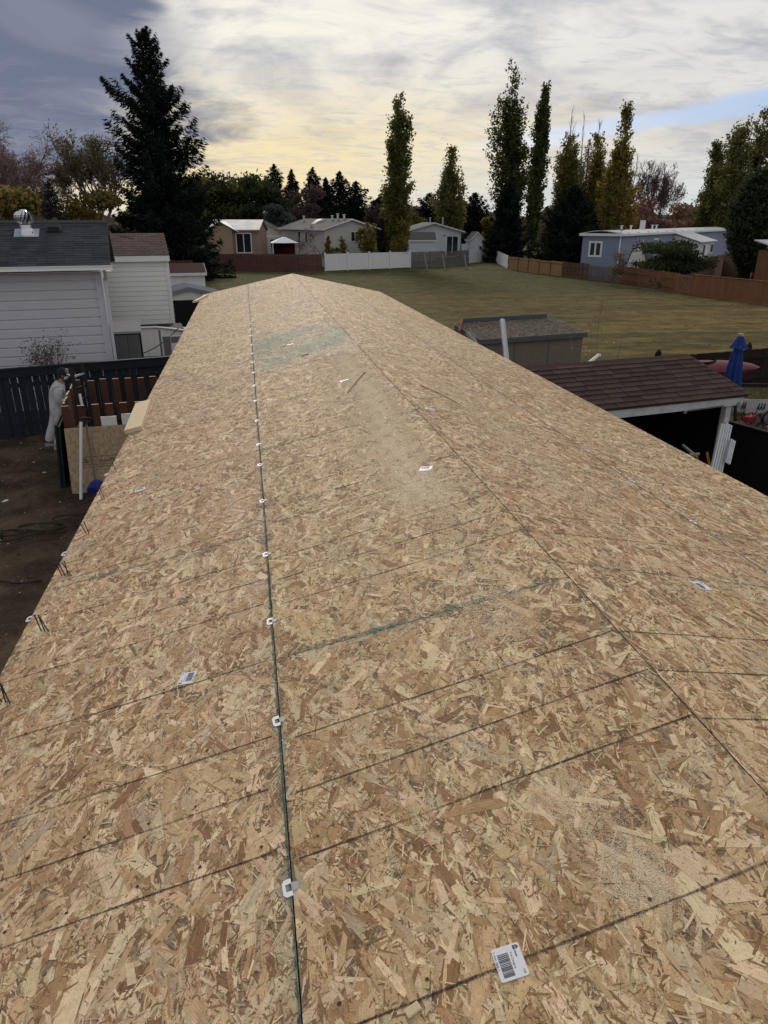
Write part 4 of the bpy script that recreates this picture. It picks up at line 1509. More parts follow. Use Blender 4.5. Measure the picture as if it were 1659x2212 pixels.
# --- left neighbour, grey-white with charcoal shingles
eA = np.array([-4.44, 19.94, 0])
oA = eA - rotv(R8, .30, -.36)
A = thing('neighbour_house', 'grey white lap sided house with charcoal shingles and a turbine vent, at the left edge', 'house', oA, R8)
b = MB()
b.box(-9, -.02, .02, 5.1, 0, 3.62)
for x in (-9, -.02):
    b.poly([(x, .02, 3.62), (x, 5.1, 3.62), (x, 2.56, 4.62)])
b.build('wall', M_SIDE_A, A)
siding(A, -9, -.13, .02, .30, 3.62, .2305, M_SIDE_A, proud=.034)
b = MB(); b.box(-.13, .03, -.045, .0, 0, 3.6); b.box(-.0, .035, -.0, .14, 0, 3.6)
b.build('corner_board', M_SIDE_A, A)
b = MB()
EZ, RZ, EY, RY = 3.66, 4.68, -.36, 2.34
b.hexa([(-9, EY, EZ - .07), (.30, EY, EZ - .07), (.30, RY, RZ - .07), (-9, RY, RZ - .07), (-9, EY, EZ), (.30, EY, EZ), (.30, RY, RZ), (-9, RY, RZ)])
b.hexa([(-9, RY, RZ - .07), (.30, RY, RZ - .07), (.30, 5.2, EZ - .2), (-9, 5.2, EZ - .2), (-9, RY, RZ), (.30, RY, RZ), (.30, 5.2, EZ - .13), (-9, 5.2, EZ - .13)])
b.build('roof', M_SH_A, A)
b = MB()
b.box(-9, .28, -.34, .0, 3.50, 3.515)
b.build('soffit', M_WHITE, A)
b = MB()
b.box(-9, .34, -.475, -.46, 3.55, 3.66); b.box(-9, .34, -.46, -.365, 3.55, 3.56); b.box(-9, .34, -.385, -.365, 3.56, 3.65); b.box(.325, .34, -.46, -.385, 3.56, 3.65)
b.box(-9, .36, -.487, -.475, 3.64, 3.665); b.box(-9, .36, -.487, -.475, 3.55, 3.57)
b.build('gutter', M_WHITE, A)
b = MB()
b.bar((.14, -.36, 3.52), (.13, -.12, 3.30), .075, .06); b.bar((.10, -.10, 3.34), (.10, -.10, .2), .075, .06, up=(0, 1, 0))
b.build('downspout', M_SIDE_A, A)


def shingle_mesh(w, l, th=.007):
    b = MB()
    b.hexa([(0, 0, 0), (w, 0, 0), (w, l, -.004), (0, l, -.004), (0, .002, th), (w, .002, th), (w, l, .001), (0, l, .001)])
    return b


def shingle_field(root, x0, x1, p0, p1, courses, tab, m, name='shingle', jit=.0, skip=0.0, minx=None):
    """shingles laid in courses up a slope from p0=(y,z) to p1=(y,z); one object per tab sharing one mesh"""
    ln = math.hypot(p1[0] - p0[0], p1[1] - p0[1])
    ang = math.atan2(p1[1] - p0[1], p1[0] - p0[0])
    ex = ln / courses
    sb = shingle_mesh(tab - .008, ex * 1.12)
    src = sb.build(name, m, root)
    cnt = 0
    first = True
    for c in range(courses):
        y = p0[0] + (p1[0] - p0[0]) * c / courses
        z = p0[1] + (p1[1] - p0[1]) * c / courses + .003
        x = x1 - (tab * .5 if c % 2 else 0) - random.uniform(0, jit)
        xs = []
        while x - tab >= x0 - .001:
            xs.append(x - tab); x -= tab
        if c % 2:
            xs.append(x1 - tab * .5)
        for xx in xs:
            if minx is not None and xx < minx:
                continue
            if random.random() < skip:
                continue
            half = (c % 2 and abs(xx - (x1 - tab * .5)) < 1e-6)
            o = src if first else inst(src, root)
            first = False
            o.location = (xx, y + random.uniform(-.004, .004), z)
            o.rotation_euler = (ang, 0, random.uniform(-.006, .006))
            o.scale = (.5 if half else 1, 1, 1)
            cnt += 1
    return cnt


nA = shingle_field(A, -9, .31, (EY - .02, EZ + .002), (RY - .02, RZ - .006), 19, .43, M_SH_A, minx=-5.9)
b = MB()
b.hexa([(-9, RY - .15, RZ - .045), (.31, RY - .15, RZ - .045), (.31, RY, RZ + .012), (-9, RY, RZ + .012), (-9, RY - .15, RZ - .03), (.31, RY - .15, RZ - .03), (.31, RY, RZ + .03), (-9, RY, RZ + .03)])
b.hexa([(-9, RY, RZ + .012), (.31, RY, RZ + .012), (.31, RY + .15, RZ - .045), (-9, RY + .15, RZ - .045), (-9, RY, RZ + .03), (.31, RY, RZ + .03), (.31, RY + .15, RZ - .03), (-9, RY + .15, RZ - .03)])
b.build('ridge_cap', M_SH_A, A)
# turbine vent
vx, vy = -1.72, 1.55
vz = EZ + (RZ - EZ) * (vy - EY) / (RY - EY)
b = MB()
b.obox((vx - .30, vy - .26, vz - .085), (.60, 0, 0), (0, .50, .19), (0, -.006, .016))
b.lathe([(.19, -.06), (.175, .06), (.14, .13), (.135, .21), (.15, .22)], 18, (vx, vy, vz))
vent = b.build('turbine_vent', M_GAL, A, smooth=False)
cz = vz + .40
nf = 15
for k in range(nf):
    b = MB()
    prev = None
    for j in range(9):
        q = j / 8
        ph = math.pi * (.10 + .80 * q)
        rr_ = .235 * math.sin(ph) ** .8 + .02
        zz = cz - .17 * math.cos(ph)
        a0 = 2 * math.pi * k / nf + .70 * q
        p = np.array([vx + rr_ * math.cos(a0), vy + rr_ * math.sin(a0), zz])
        a1 = a0 + .27
        r2 = rr_ * .84
        p2 = np.array([vx + r2 * math.cos(a1), vy + r2 * math.sin(a1), zz])
        if prev is not None:
            b.poly([prev[0], p, p2, prev[1]])
        prev = (p, p2)
    b.build('fin', M_GAL, vent)
b = MB(); b.lathe([(.02, -.15), (.10, -.13), (.15, -.06), (.15, .06), (.10, .12), (.02, .14)], 14, (vx, vy, cz)); b.build('shade_core', M_BLACK, vent)  # black ball added inside so the gaps between fins read as shade
b = MB(); b.lathe([(.0, .195), (.075, .185), (.095, .155), (.05, .15)], 16, (vx, vy, cz))
b.build('cap', M_GAL, vent)
b = MB()
rx, ry = -1.05, 1.72
rz = EZ + (RZ - EZ) * (ry - EY) / (RY - EY)
b.obox((rx - .14, ry - .11, rz + .0), (.28, 0, 0), (0, .24, .09), (0, -.02, .10)); b.obox((rx - .20, ry - .16, rz - .012), (.40, 0, 0), (0, .34, .128), (0, -.004, .012))
b.build('roof_vent', M_SH_A, A)

# --- cream house behind it
oB = np.array([-3.6, 26, 0]) - rotv(R8, .02, -.12)
B = thing('cream_house', 'cream lap sided building with a worn red brown roof beside the grey white house', 'house', oB, R8)
b = MB()
b.box(-6, 0, .02, 4.6, .75, 3.55)
for x in (-6, -.0):
    b.poly([(x, .02, 3.55), (x, 4.6, 3.55), (x, 2.31, 4.2)])
b.build('wall', M_SIDE_B, B)
siding(B, -6, -.10, .02, .78, 3.44, .1565, M_SIDE_B, proud=.028)
b = MB(); b.box(-.10, .02, -.03, -.0, .75, 3.44); b.box(0.0, .025, .0, .12, .75, 3.5)
b.build('corner_board', M_WHITE, B)
b = MB(); b.box(-6, .06, -.135, -.115, 3.44, 3.62); b.box(-6, .06, -.115, .02, 3.44, 3.46)
b.build('fascia', M_WHITE, B)
b = MB()
b.hexa([(-6, -.13, 3.60), (.06, -.13, 3.60), (.06, 2.3, 4.24), (-6, 2.3, 4.24), (-6, -.13, 3.63), (.06, -.13, 3.63), (.06, 2.3, 4.27), (-6, 2.3, 4.27)])
b.hexa([(-6, 2.3, 4.24), (.06, 2.3, 4.24), (.06, 4.7, 3.58), (-6, 4.7, 3.58), (-6, 2.3, 4.27), (.06, 2.3, 4.27), (.06, 4.7, 3.61), (-6, 4.7, 3.61)])
b.build('roof', M_SH_B, B)
shingle_field(B, -3.4, .07, (-.15, 3.632), (2.28, 4.268), 13, .29, M_SH_B, jit=.05, skip=.06)
b = MB()
for k in range(22):
    x = -3.4 + k * .158
    b.box(x, x + .146, -.05, -.02, .12, .72)
b.build('skirting', M_WHITE, B)

# things between the two houses
st = thing('storage_cabinet', 'dark grey resin cabinet with a lighter lid behind the navy fence', 'cabinet', D(279, 760, 20.6) * (1, 1, 0), R8)
b = MB(); b.box(-.38, .38, 0, .6, 0, 1.72); b.build('body', M_BLACK, st)
for k in range(2):
    b = MB()
    x = -.335 + k * .335
    b.box(x + .004, x + .331, -.03, -.002, .05, 1.70)
    for j in range(3):
        b.box(x + .03 + j * .1, x + .09 + j * .1, -.042, -.03, .1, 1.66)
    b.build('door', M_PLASTIC_GREY, st)
b = MB(); b.hexa([(-.42, -.10, 1.74), (.40, -.10, 1.74), (.40, .64, 1.80), (-.42, .64, 1.80), (-.42, -.10, 1.80), (.40, -.10, 1.80), (.40, .64, 2.02), (-.42, .64, 2.02)])
b.build('lid', M_PLASTIC_GREYL, st)
PT = D(330, 760, 23.3) * (1, 1, 0)
tr = thing('white_trailer', 'low white ribbed trailer with a curved rim under the cream wall', 'trailer', PT, R8)
b = MB()
for k in range(20):
    x = -1.05 + k * .105
    b.box(x, x + .1035, -.02 - .012 * (k % 2), .02, .62, 1.50 - .0025 * (k - 6) ** 2 * .4)
b.build('ribbed_panel', M_WHITE, tr)
b = MB(); b.box(-1.05, 1.05, .03, 1.4, .60, 1.45); b.build('body', M_BLACK, tr)
b = MB(); b.tube([(-1.08, -.03, 1.50), (-.5, -.04, 1.54), (.2, -.05, 1.53), (.7, -.06, 1.46), (1.12, -.06, 1.38)], [.03, .035, .04, .05, .045], 6)
b.build('rim', M_ALU, tr)
b = MB()
for s_ in (-.6, .6):
    b.tube([(s_ - .0, .2, .28), (s_, .38, .28)], .28, 14)
b.build('wheel', M_RUBBER, tr)
gt = thing('gate_frame', 'dark wooden gate frame by the curved trailer rim', 'gate', D(361, 775, 21.2) * (1, 1, 0), R8)
b = MB(); b.box(-.16, -.10, 0, .06, 0, 1.75); b.build('post', M_GREYWOOD, gt)
b = MB(); b.box(-.06, .16, 0, .05, 0, 1.56); b.build('board', M_PLASTIC_GREY, gt)
b = MB(); b.box(.17, 1.2, 0, .05, 1.36, 1.55); b.build('rail', M_PLASTIC_GREY, gt)
b = MB()
p0, p1 = D(305, 765, 21.6), D(386, 708, 22.6)
b.tube([p0 + (p1 - p0) * q - np.array([0, 0, .10 * math.sin(math.pi * q)]) for q in np.linspace(0, 1, 7)], .014, 5)
tag(b.build('cable', M_RUBBER), 'thin dark cable slung across the white ribbed trailer', 'cable')
s1 = gable_house('small_shed', 'small white shed with a flat brown roof beyond the cream house', 'shed', D(398, 640, 44) * (1, 1, 0) + np.array([-1.0, 0, 0]), R8, 2.3, 2.6, 1.75, .45, .10, M_DIRTYWHITE, M_SH_B, M_DIRTYWHITE, 'x')
s2 = gable_house('small_shed', 'open white metal shed with a dark doorway left of the far roof corner', 'shed', D(410, 700, 31) * (1, 1, 0) + np.array([-1.15, 0, 0]), R8, 2.5, 2.4, 1.72, .30, .08, M_DIRTYWHITE, M_GREYMETAL, M_GREYMETAL, 'y')
b = MB(); b.box(.28, 2.0, -.03, .0, .02, 1.58); b.build('doorway', M_BLACK, s2)  # black slab on the wall, painted shade for the open interior
tb = thing('storage_tub', 'dark teal plastic tub in front of the open metal shed', 'tub', D(400, 745, 26.5) * (1, 1, 0), R8)
b = MB(); b.hexa([(-.35, -.25, 0), (.35, -.25, 0), (.35, .25, 0), (-.35, .25, 0), (-.42, -.3, 1.0), (.42, -.3, 1.0), (.42, .3, 1.0), (-.42, .3, 1.0)]); b.build('bin', M_DARKGREEN, tb)
b = MB(); b.box(-.45, .45, -.33, .33, 1.0, 1.06); b.build('lid', M_DARKGREEN, tb)
bk = thing('picket_fence', 'short dark picket panel under the big spruce', 'fence', D(388, 596, 56) * (1, 1, 0), R8)
b = MB()
for k in range(12):
    b.box(-1.3 + k * .2, -1.14 + k * .2, 0, .03, 0, 1.9)
b.box(-1.3, 1.1, .03, .08, 1.5, 1.6); stuff(b.build('boards', M_CEDAR, bk))

# sapling over the navy fence
bare_tree('thin leafy sapling against the grey white siding behind the navy fence', D(122, 800, 17.4) * (1, 1, 0), 2.05, 1.1, 201, 'saplings', 4, 900, [(.05, .05, .04), (.07, .07, .055)], M_TWIG, kids=(3, 4), lsize=.028, name='sapling', rad0=.016)

# --- navy fence
F0, FA = np.array([-6.62, 17.12, 0]), R(15.63)
nf_ = thing('navy_fence', 'dark navy board fence with a wide top rail across the left yard', 'fence', F0, FA)
x = -3.2
k = 0
while x < 5.2:
    b = MB(); b.box(x, x + .142, 0, .022, .03, 1.46 + random.uniform(-.01, .01))
    o = b.build('board', M_NAVY, nf_)
    o.rotation_euler.y = random.uniform(-.004, .004)
    x += .150 + (random.random() < .4) * .006
b = MB(); b.box(-3.2, 5.3, -.045, -.003, 1.44, 1.62); b.build('top_rail', M_NAVY, nf_)
b = MB(); b.box(-3.2, 5.3, -.06, .05, 1.62, 1.65); b.build('cap_board', M_NAVY, nf_)
b = MB(); b.box(-3.2, 5.3, .024, .062, .30, .39); b.box(-3.2, 5.3, .024, .062, 1.20, 1.29); b.build('back_rail', M_NAVY, nf_)
for x in (-2.4, -.0, 2.4, 4.8):
    b = MB(); b.box(x - .045, x + .045, .064, .154, 0, 1.6); b.build('post', M_NAVY, nf_)

# --- slatted cedar enclosure in the yard
C0, CA = G(163, 1052), R(6)
en = thing('slat_enclosure', 'open topped enclosure of spaced cedar slats with fresh cut tops', 'enclosure', C0, CA)


def slat(x, y, h, along_y=False):
    b = MB()
    w, t_ = .128, .030
    if along_y:
        b.box(x, x + t_, y, y + w, .03, h)
    else:
        b.box(x, x + w, y, y + t_, .03, h)
    top = MB()
    o = b.build('slat', M_CEDAR, en)
    o.rotation_euler = (random.uniform(-.006, .006), random.uniform(-.008, .008), 0)
    b = MB()
    if along_y:
        b.box(x + .001, x + t_ - .001, y + .001, y + w - .001, h + .001, h + .006)
    else:
        b.box(x + .001, x + w - .001, y + .001, y + t_ - .001, h + .001, h + .006)
    b.build('cut_end', M_CEDARCUT, o)


for k in range(9):
    slat(.0 + k * .252, 0, 1.57 + random.uniform(-.012, .012))
for k in range(12):
    if k in (7,):
        continue
    slat(-.005, .16 + k * .165, 1.585 + random.uniform(-.01, .01), True)
for k in range(11):
    slat(.02 + k * .252, 2.02, 1.62 + random.uniform(-.012, .012))
b = MB()
for z in (.2, .75):
    b.box(.03, 2.3, .034, .075, z, z + .09); b.box(.03, 2.8, 1.97, 2.015, z, z + .09); b.box(.032, .07, .08, 1.96, z, z + .09)
b.build('rail', M_CEDAR, en)
for x_, y_ in ((.04, .08), (.04, 1.88), (2.2, .08)):
    b = MB(); b.box(x_, x_ + .08, y_, y_ + .08, 0, 1.5); b.build('post', M_CEDAR, en)

# things leaning on it
lp = thing('osb_panel', 'small strand board panel with a printed stamp leaning on the cedar slats', 'panel', G(160, 1076), R(5))
b = MB()
tilt = .34
b.hexa([(-.02, 0, 0), (1.12, 0, 0), (1.12, tilt, 1.22), (-.02, tilt, 1.22), (-.02, .018, 0), (1.12, .018, 0), (1.12, tilt + .018, 1.22), (-.02, tilt + .018, 1.22)])
b.build('sheet', M_OSBPANEL, lp)
b = MB()
def st_txt(body, size, x, zf):
    vs, fs = text_polys(body, size)
    n = len(b.v)
    for q in vs:
        zz = zf + q[1]
        b.v.append((x + q[0], tilt * zz / 1.22 - .003, zz))
    for f in fs:
        b.f.append(tuple(n + i for i in f)); b.m.append(0)
st_txt('maxFlor', .115, .50, .590)
for z0_, z1_ in ((.56, .566), (.70, .706), (.52, .526)):
    b.hexa([(.20, tilt * z0_ / 1.22 - .003, z0_), (.98, tilt * z0_ / 1.22 - .003, z0_), (.98, tilt * z0_ / 1.22 - .001, z0_), (.20, tilt * z0_ / 1.22 - .001, z0_), (.20, tilt * z1_ / 1.22 - .003, z1_), (.98, tilt * z1_ / 1.22 - .003, z1_), (.98, tilt * z1_ / 1.22 - .001, z1_), (.20, tilt * z1_ / 1.22 - .001, z1_)])
for k, (xa, xb) in enumerate(((.20, .32), (.86, .98))):
    for z0_ in (.60, .63, .66):
        b.hexa([(xa, tilt * z0_ / 1.22 - .003, z0_), (xb, tilt * z0_ / 1.22 - .003, z0_), (xb, tilt * z0_ / 1.22 - .001, z0_), (xa, tilt * z0_ / 1.22 - .001, z0_), (xa, tilt * (z0_ + .012) / 1.22 - .003, z0_ + .012), (xb, tilt * (z0_ + .012) / 1.22 - .003, z0_ + .012), (xb, tilt * (z0_ + .012) / 1.22 - .001, z0_ + .012), (xa, tilt * (z0_ + .012) / 1.22 - .001, z0_ + .012)])
b.build('stamp', M_INK, lp)
for i, (x0, lab) in enumerate(((.62, 'left pale drywall strip standing behind the strand board panel'), (.98, 'right pale drywall strip standing behind the strand board panel'))):
    b = MB(); P = G(160, 1076) + rotv(R(5), x0, .40); b.box(0, .27, 0, .03, 0, 1.38 + .03 * i)
    tag(b.build('drywall_strip', M_WHITE, None, loc=P, rotz=R(5)), lab, 'board')
pp = G(175, 1082); pt = D(175, 911, dist_of(pp) + .40)
b = MB(); b.tube([pp, pt], .028, 10)
tag(b.build('pvc_pipe', M_PIPE), 'white plastic pipe leaning upright before the strand board panel', 'pipe')
sh_b = G(160, 1076) + rotv(R(5), .43, -.08)
sh = thing('snow_shovel', 'blue bladed snow shovel leaning against the strand board panel', 'shovel', sh_b, R(5))
b = MB(); b.tube([(-.02, .06, .28), (-.06, .34, 1.30)], .016, 8); b.build('handle', M_GREYWOOD, sh)
b = MB(); b.tube([(-.06, .34, 1.29), (-.062, .36, 1.40)], .02, 8); b.bar((-.13, .36, 1.41), (.01, .36, 1.41), .03, .03); b.build('grip', M_RUBBER, sh)
b = MB()
prof = [(-.17, .05, .0), (-.18, .02, .10), (-.17, .0, .2), (-.10, .02, .29), (-.03, .05, .33)]
for (x0, y0, z0_), (x1, y1, z1_) in zip(prof[:-1], prof[1:]):
    b.hexa([(x0, y0, z0_), (-x0, y0, z0_), (-x0, y0 + .012, z0_), (x0, y0 + .012, z0_), (x1, y1, z1_), (-x1, y1, z1_), (-x1, y1 + .012, z1_), (x1, y1 + .012, z1_)])
b.build('blade', M_BLUEPLASTIC, sh)
# dark panels stacked on edge at the enclosure's left side
Pd = G(134, 1062)
for i in range(2):
    b = MB(); b.box(0, .04, 0, 1.3, 0, 1.28 - .03 * i)
    o = b.build('door_panel', M_DARKGREEN, None, loc=Pd + rotv(CA, -.02 + .055 * i, .0), rotz=CA)
    o.rotation_euler.y = R(4)
    tag(o, ['outermost dark green panel stood on edge left of the enclosure', 'inner dark green panel against the enclosure slats'][i], 'panel', 'dark panels stood on edge')
# extension ladder leaning on the enclosure
lb0, lt0 = D(200, 955, 13.6), D(165, 790, 14.2)
lad = thing('extension_ladder', 'black extension ladder with white stickers leaning over the enclosure', 'ladder', (0, 0, 0))
dr = (lb0 - lt0)
foot = lb0 + dr * .45
foot[2] = max(foot[2], .0)
sx = np.array([.075, .17, 0.0])
ln_ = np.linalg.norm(lt0 - foot)
for s_ in (-1, 1):
    b = MB(); b.bar(foot + sx * s_, lt0 + sx * s_, .028, .075, up=(1, .2, 0)); b.build('rail', M_RUBBER, lad)
for k in range(9):
    p = foot + (lt0 - foot) * (k + .6) / 9.4
    b = MB(); b.bar(p - sx, p + sx, .032, .032); b.build('rung', M_ALU if k == 8 else M_RUBBER, lad)
for q0, q1 in ((.58, .76), (.44, .55)):
    b = MB()
    p0, p1 = foot + (lt0 - foot) * q0, foot + (lt0 - foot) * q1
    n_ = np.array([0, -.052, .0])
    b.bar(p0 - sx * .6 + n_, p1 - sx * .6 + n_, .11, .006, up=(0, -1, .2)); b.build('sticker', M_WHITE, lad)
b = MB()
pa, pb = G(140, 905, .9), G(112, 958, .25)
b.tube([D(152, 868, 14.9), D(104, 958, 15.35)], .014, 6)
tag(b.build('grey_pole', M_ALU), 'thin grey pole leaning beside the person in white', 'pole')

# cords and scraps on the soil
def loop_cord(label, pts, m, r=.011):
    b = MB(); b.tube(pts, r, 5)
    return tag(b.build('cord', m), label, 'cord')


def coil(c, rx, ry, turns, ph=0, z=.07):
    return [np.array([c[0] + rx * (1 + .12 * math.sin(3.1 * q + ph)) * math.cos(q), c[1] + ry * (1 + .15 * math.sin(2.3 * q)) * math.sin(q), z + .004 * (q % 3)]) for q in np.linspace(0, turns * 2 * math.pi, int(turns * 22))]


cA, cB, cC = G(92, 1148), G(160, 1130), G(24, 1160)
loop_cord('brown cord looped on the dirt beside the roof edge', coil(cB, .34, .22, 1.6) + [G(203, 1138, .07)], M_HOSE)
loop_cord('brown cord in long flat loops on the bare dirt', [G(-10, 1170, .07), G(20, 1168, .07)] + coil(cA, .40, .2, 1.5) + [G(130, 1150, .07), G(170, 1140, .07)], M_HOSE)
loop_cord('small brown cord loop beside the black tool on the dirt', coil(cC, .2, .14, 1.3), M_HOSE)
loop_cord('pale cord lying straight on the dirt at the left edge', [G(-10, 1252, .06), G(30, 1260, .06), G(60, 1258, .06), G(90, 1253, .06)], M_HOSE, .012)
bt = thing('tool_case', 'black tool case with a pale strip on the dirt at the left edge', 'case', G(-4, 1172), R(10))
b = MB(); b.box(-.3, .06, -.1, .2, 0, .16); b.build('body', M_RUBBER, bt, bevel=.01)
b = MB(); b.tube([(.03, -.1, .16), (.07, -.11, .05), (.05, -.11, .02), (-.02, -.11, .02)], .008, 5); b.build('handle', M_ALU, bt)
for i, (px, py, w_, l_, m_, lab) in enumerate(((102, 1022, .05, .16, M_LUMBER, 'small pale wood scrap on the soil near the person'), (12, 1085, .07, .13, M_WHITE, 'crumpled white scrap at the left edge of the yard'), (50, 1085, .04, .1, M_LUMBER, 'tiny pale chip on the soil below the cords'))):
    b = MB(); b.box(-l_ / 2, l_ / 2, -w_ / 2, w_ / 2, .004, .03); tag(b.build('wood_scrap', m_, None, loc=G(px, py), rotz=R(25 + 40 * i)), lab, 'scrap')
# litter of leaves, chips and pebbles
def litter(label, n, fn, seed, cols, size, name):
    rng = np.random.default_rng(seed)
    P = np.array([fn(rng) for _ in range(n)])
    P[:, 2] = .014 if name != 'soil_litter' else .055
    ax = rng.normal(0, 1, (n, 3)); ax[:, 2] *= .15
    ax /= np.linalg.norm(ax, axis=1, keepdims=True)
    V = leaf_quads(P, size * rng.uniform(.4, 1.4, n), rng, .6, ax, .93)
    V[..., 2] = np.clip(V[..., 2], .006, .075)
    tag(np_mesh(name, V, 4, M_DUST, None, cmix(rng, n, cols)), label, 'litter', None, 'stuff')


litter('wood chips and pebbles scattered over the bare soil of the left yard', 2600, lambda r: np.array([r.uniform(-9, -2.2), r.uniform(4, 17), 0]), 1, [(.20, .15, .10), (.12, .09, .065), (.03, .022, .016), (.30, .25, .18)], .022, 'soil_litter')
litter('fallen leaves and bright specks scattered over the mown field', 2200, lambda r: np.array([r.uniform(-4, 34), 22 + 50 * r.random() ** .8, 0]), 2, [(.22, .17, .07), (.30, .27, .20), (.10, .07, .03), (.14, .12, .04)], .045, 'fallen_leaves')

# ------------------------------------------------------------------ far houses
def pt0(px, d):
    return np.array(at(px, d))


# pinkish house under repair
oP = pt0(460, 82)
def wpx(p0, p1, d):      # width on the ground of a picture span at distance d
    return float(np.linalg.norm(D(p0, 520, d) - D(p1, 520, d)))
wP = wpx(460, 563, 82)
hP = height(497, 510, 82)
P_ = gable_house('house_under_repair', 'pinkish sheathed house with a patchy pale roof and a sliding door', 'house', oP, -R(9), wP, 7, hP, .95, .18, M_PINKWALL, M_TARP, M_TANWALL, 'x')
hr = height(478, 480, 82) - hP
b = MB()
wg = wpx(452, 517, 81.5)
x0g = -.35
b.poly([(x0g + .1, -.35, hP - .02), (x0g + wg - .1, -.35, hP - .02), (x0g + wg * .48, -.35, hP + hr - .08)])
b.box(x0g + .1, x0g + wg * .86, -.35, .0, 0, hP - .03)
b.build('gable_wing', M_TANWALL, P_)
b = MB()
for a_, c_ in (((x0g - .25, hP - .15), (x0g + wg * .48, hP + hr)), ((x0g + wg + .25, hP - .15), (x0g + wg * .48, hP + hr))):
    b.hexa([(a_[0], -.55, a_[1] - .06), (c_[0], -.55, c_[1] - .06), (c_[0], 3.5, c_[1] - .06), (a_[0], 3.5, a_[1] - .06), (a_[0], -.55, a_[1]), (c_[0], -.55, c_[1]), (c_[0], 3.5, c_[1]), (a_[0], 3.5, a_[1])])
b.build('wing_roof', M_TARP, P_)
zb, zt = height(545, 535, 82), height(505, 535, 82)
xw0 = wpx(460, 516, 82); xw1 = wpx(460, 546, 82)
wall_window(P_, 'f', xw0, xw1, zb, zt, wP, 7, M_WHITE, 1, 'sliding_door', .10)
# pale house behind with the raking white band
oW = pt0(520, 92)
W1_ = gable_house('pale_house', 'pale house with a sloping roof edge half hidden behind the pinkish one', 'house', oW, -R(9), wpx(505, 617, 92), 9, height(509, 600, 92), height(480, 560, 92) - height(509, 600, 92), .3, M_GREYWHITE, M_DARKROOF, M_TANWALL, 'y')
ww = wpx(505, 617, 92)
wall_window(W1_, 'f', ww * .60, ww * .68, height(534, 570, 92), height(517, 570, 92), ww, 9, M_WHITE, 0)
b = MB(); b.box(ww * .45, ww - .02, -.03, -.004, height(513, 590, 92), height(508.5, 590, 92)); b.build('trim_band', M_WHITE, W1_)
# long pale stucco house seen on its corner
oL = pt0(703, 80)
gw, gd = 6.2, 12.5
hL = height(494, 703, 80)
L_ = gable_house('long_house', 'long pale stucco house with a grey roof and a bright skylight', 'house', oL, R(18), gw, gd, hL, height(474, 747, 83) - hL, .35, M_GREYWHITE, M_DARKROOF, M_WHITE, 'y')
wall_window(L_, 'f', gw * .50, gw * .50 + .9, hL - 1.25, hL - .35, gw, gd, M_WHITE, 1)
wall_window(L_, 'l', 4.6, 5.2, hL - 1.5, hL - .4, gw, gd, M_WHITE, 0)
wall_window(L_, 'l', 6.6, 7.3, hL - 1.5, hL - .4, gw, gd, M_WHITE, 0)
slp = (height(474, 747, 83) - hL) / (gw / 2)
b = MB()
def onroof(x, y, t_):
    return np.array([x, y, hL + slp * x + .09 + t_])
pts_lo = [onroof(1.2 + 1.5 * q, 5.2, .02 + .22 * math.sin(math.pi * q)) for q in np.linspace(0, 1, 7)]
pts_hi = [onroof(1.2 + 1.5 * q, 6.3, .02 + .22 * math.sin(math.pi * q)) for q in np.linspace(0, 1, 7)]
for i in range(6):
    b.poly([pts_lo[i], pts_lo[i + 1], pts_hi[i + 1], pts_hi[i]])
b.poly(pts_lo[::-1]); b.poly(pts_hi)
b.build('skylight', M_WHITE, L_)
b = MB()
for x, y, h_ in ((2.2, 10.8, .5), (2.6, 3.6, .4), (2.7, 2.4, .55), (2.9, 1.2, .4)):
    b.tube([onroof(x, y, -.1), onroof(x, y, h_)], .12, 8); b.tube([onroof(x, y, h_), onroof(x, y, h_ + .08)], .18, 8)
b.build('roof_vent', M_ALU, L_)
# gazebo
oG = pt0(617, 77.5)
gz = thing('gazebo', 'garden gazebo with a pale hipped canopy and dark red curtains', 'gazebo', oG, R(0))
hg = height(524, 617, 77.5); ht = height(512, 617, 77.5)
wgz = wpx(588, 645, 77.5) / 2
b = MB()
for k, (a_, c_) in enumerate((((-1, -1), (1, -1)), ((1, -1), (1, 1)), ((1, 1), (-1, 1)), ((-1, 1), (-1, -1)))):
    b.poly([(a_[0] * wgz, a_[1] * 1.5, hg), (c_[0] * wgz, c_[1] * 1.5, hg), (c_[0] * .15, c_[1] * .15, ht), (a_[0] * .15, a_[1] * .15, ht)])
b.poly([(-wgz, -1.5, hg - .02), (wgz, -1.5, hg - .02), (wgz, 1.5, hg - .02), (-wgz, 1.5, hg - .02)])
b.build('canopy', M_METALROOF, gz)
for sx_ in (-1, 1):
    for sy_ in (-1, 1):
        b = MB(); b.box(sx_ * (wgz - .12) - .05, sx_ * (wgz - .12) + .05, sy_ * 1.38 - .05, sy_ * 1.38 + .05, 0, hg - .03); b.build('post', M_DIRTYWHITE, gz)
b = MB(); b.box(-wgz + .2, wgz - .2, 1.25, 1.3, .2, hg - .1); b.box(-wgz + .06, -wgz + .1, -1.2, 1.2, .2, hg - .1); b.build('curtain', M_BRICKRED, gz)
dk = thing('deck', 'low pale edged deck in front of the gazebo', 'deck', pt0(617, 75.6), R(0))
b = MB(); b.box(-wgz - 1.6, wgz + .3, -.3, 1.2, .9, 1.0); b.build('deck_boards', M_BRICKRED, dk)
b = MB(); b.box(-wgz - 1.6, wgz + .3, -.36, -.302, 1.36, 1.46); b.build('edge_rail', M_DIRTYWHITE, dk)
b = MB()
for k in range(7):
    b = MB(); b.box(-wgz - 1.5 + k * 1.0, -wgz - 1.42 + k * 1.0, -.30, -.22, 0, 1.36); b.build('post', M_BRICKRED, dk)
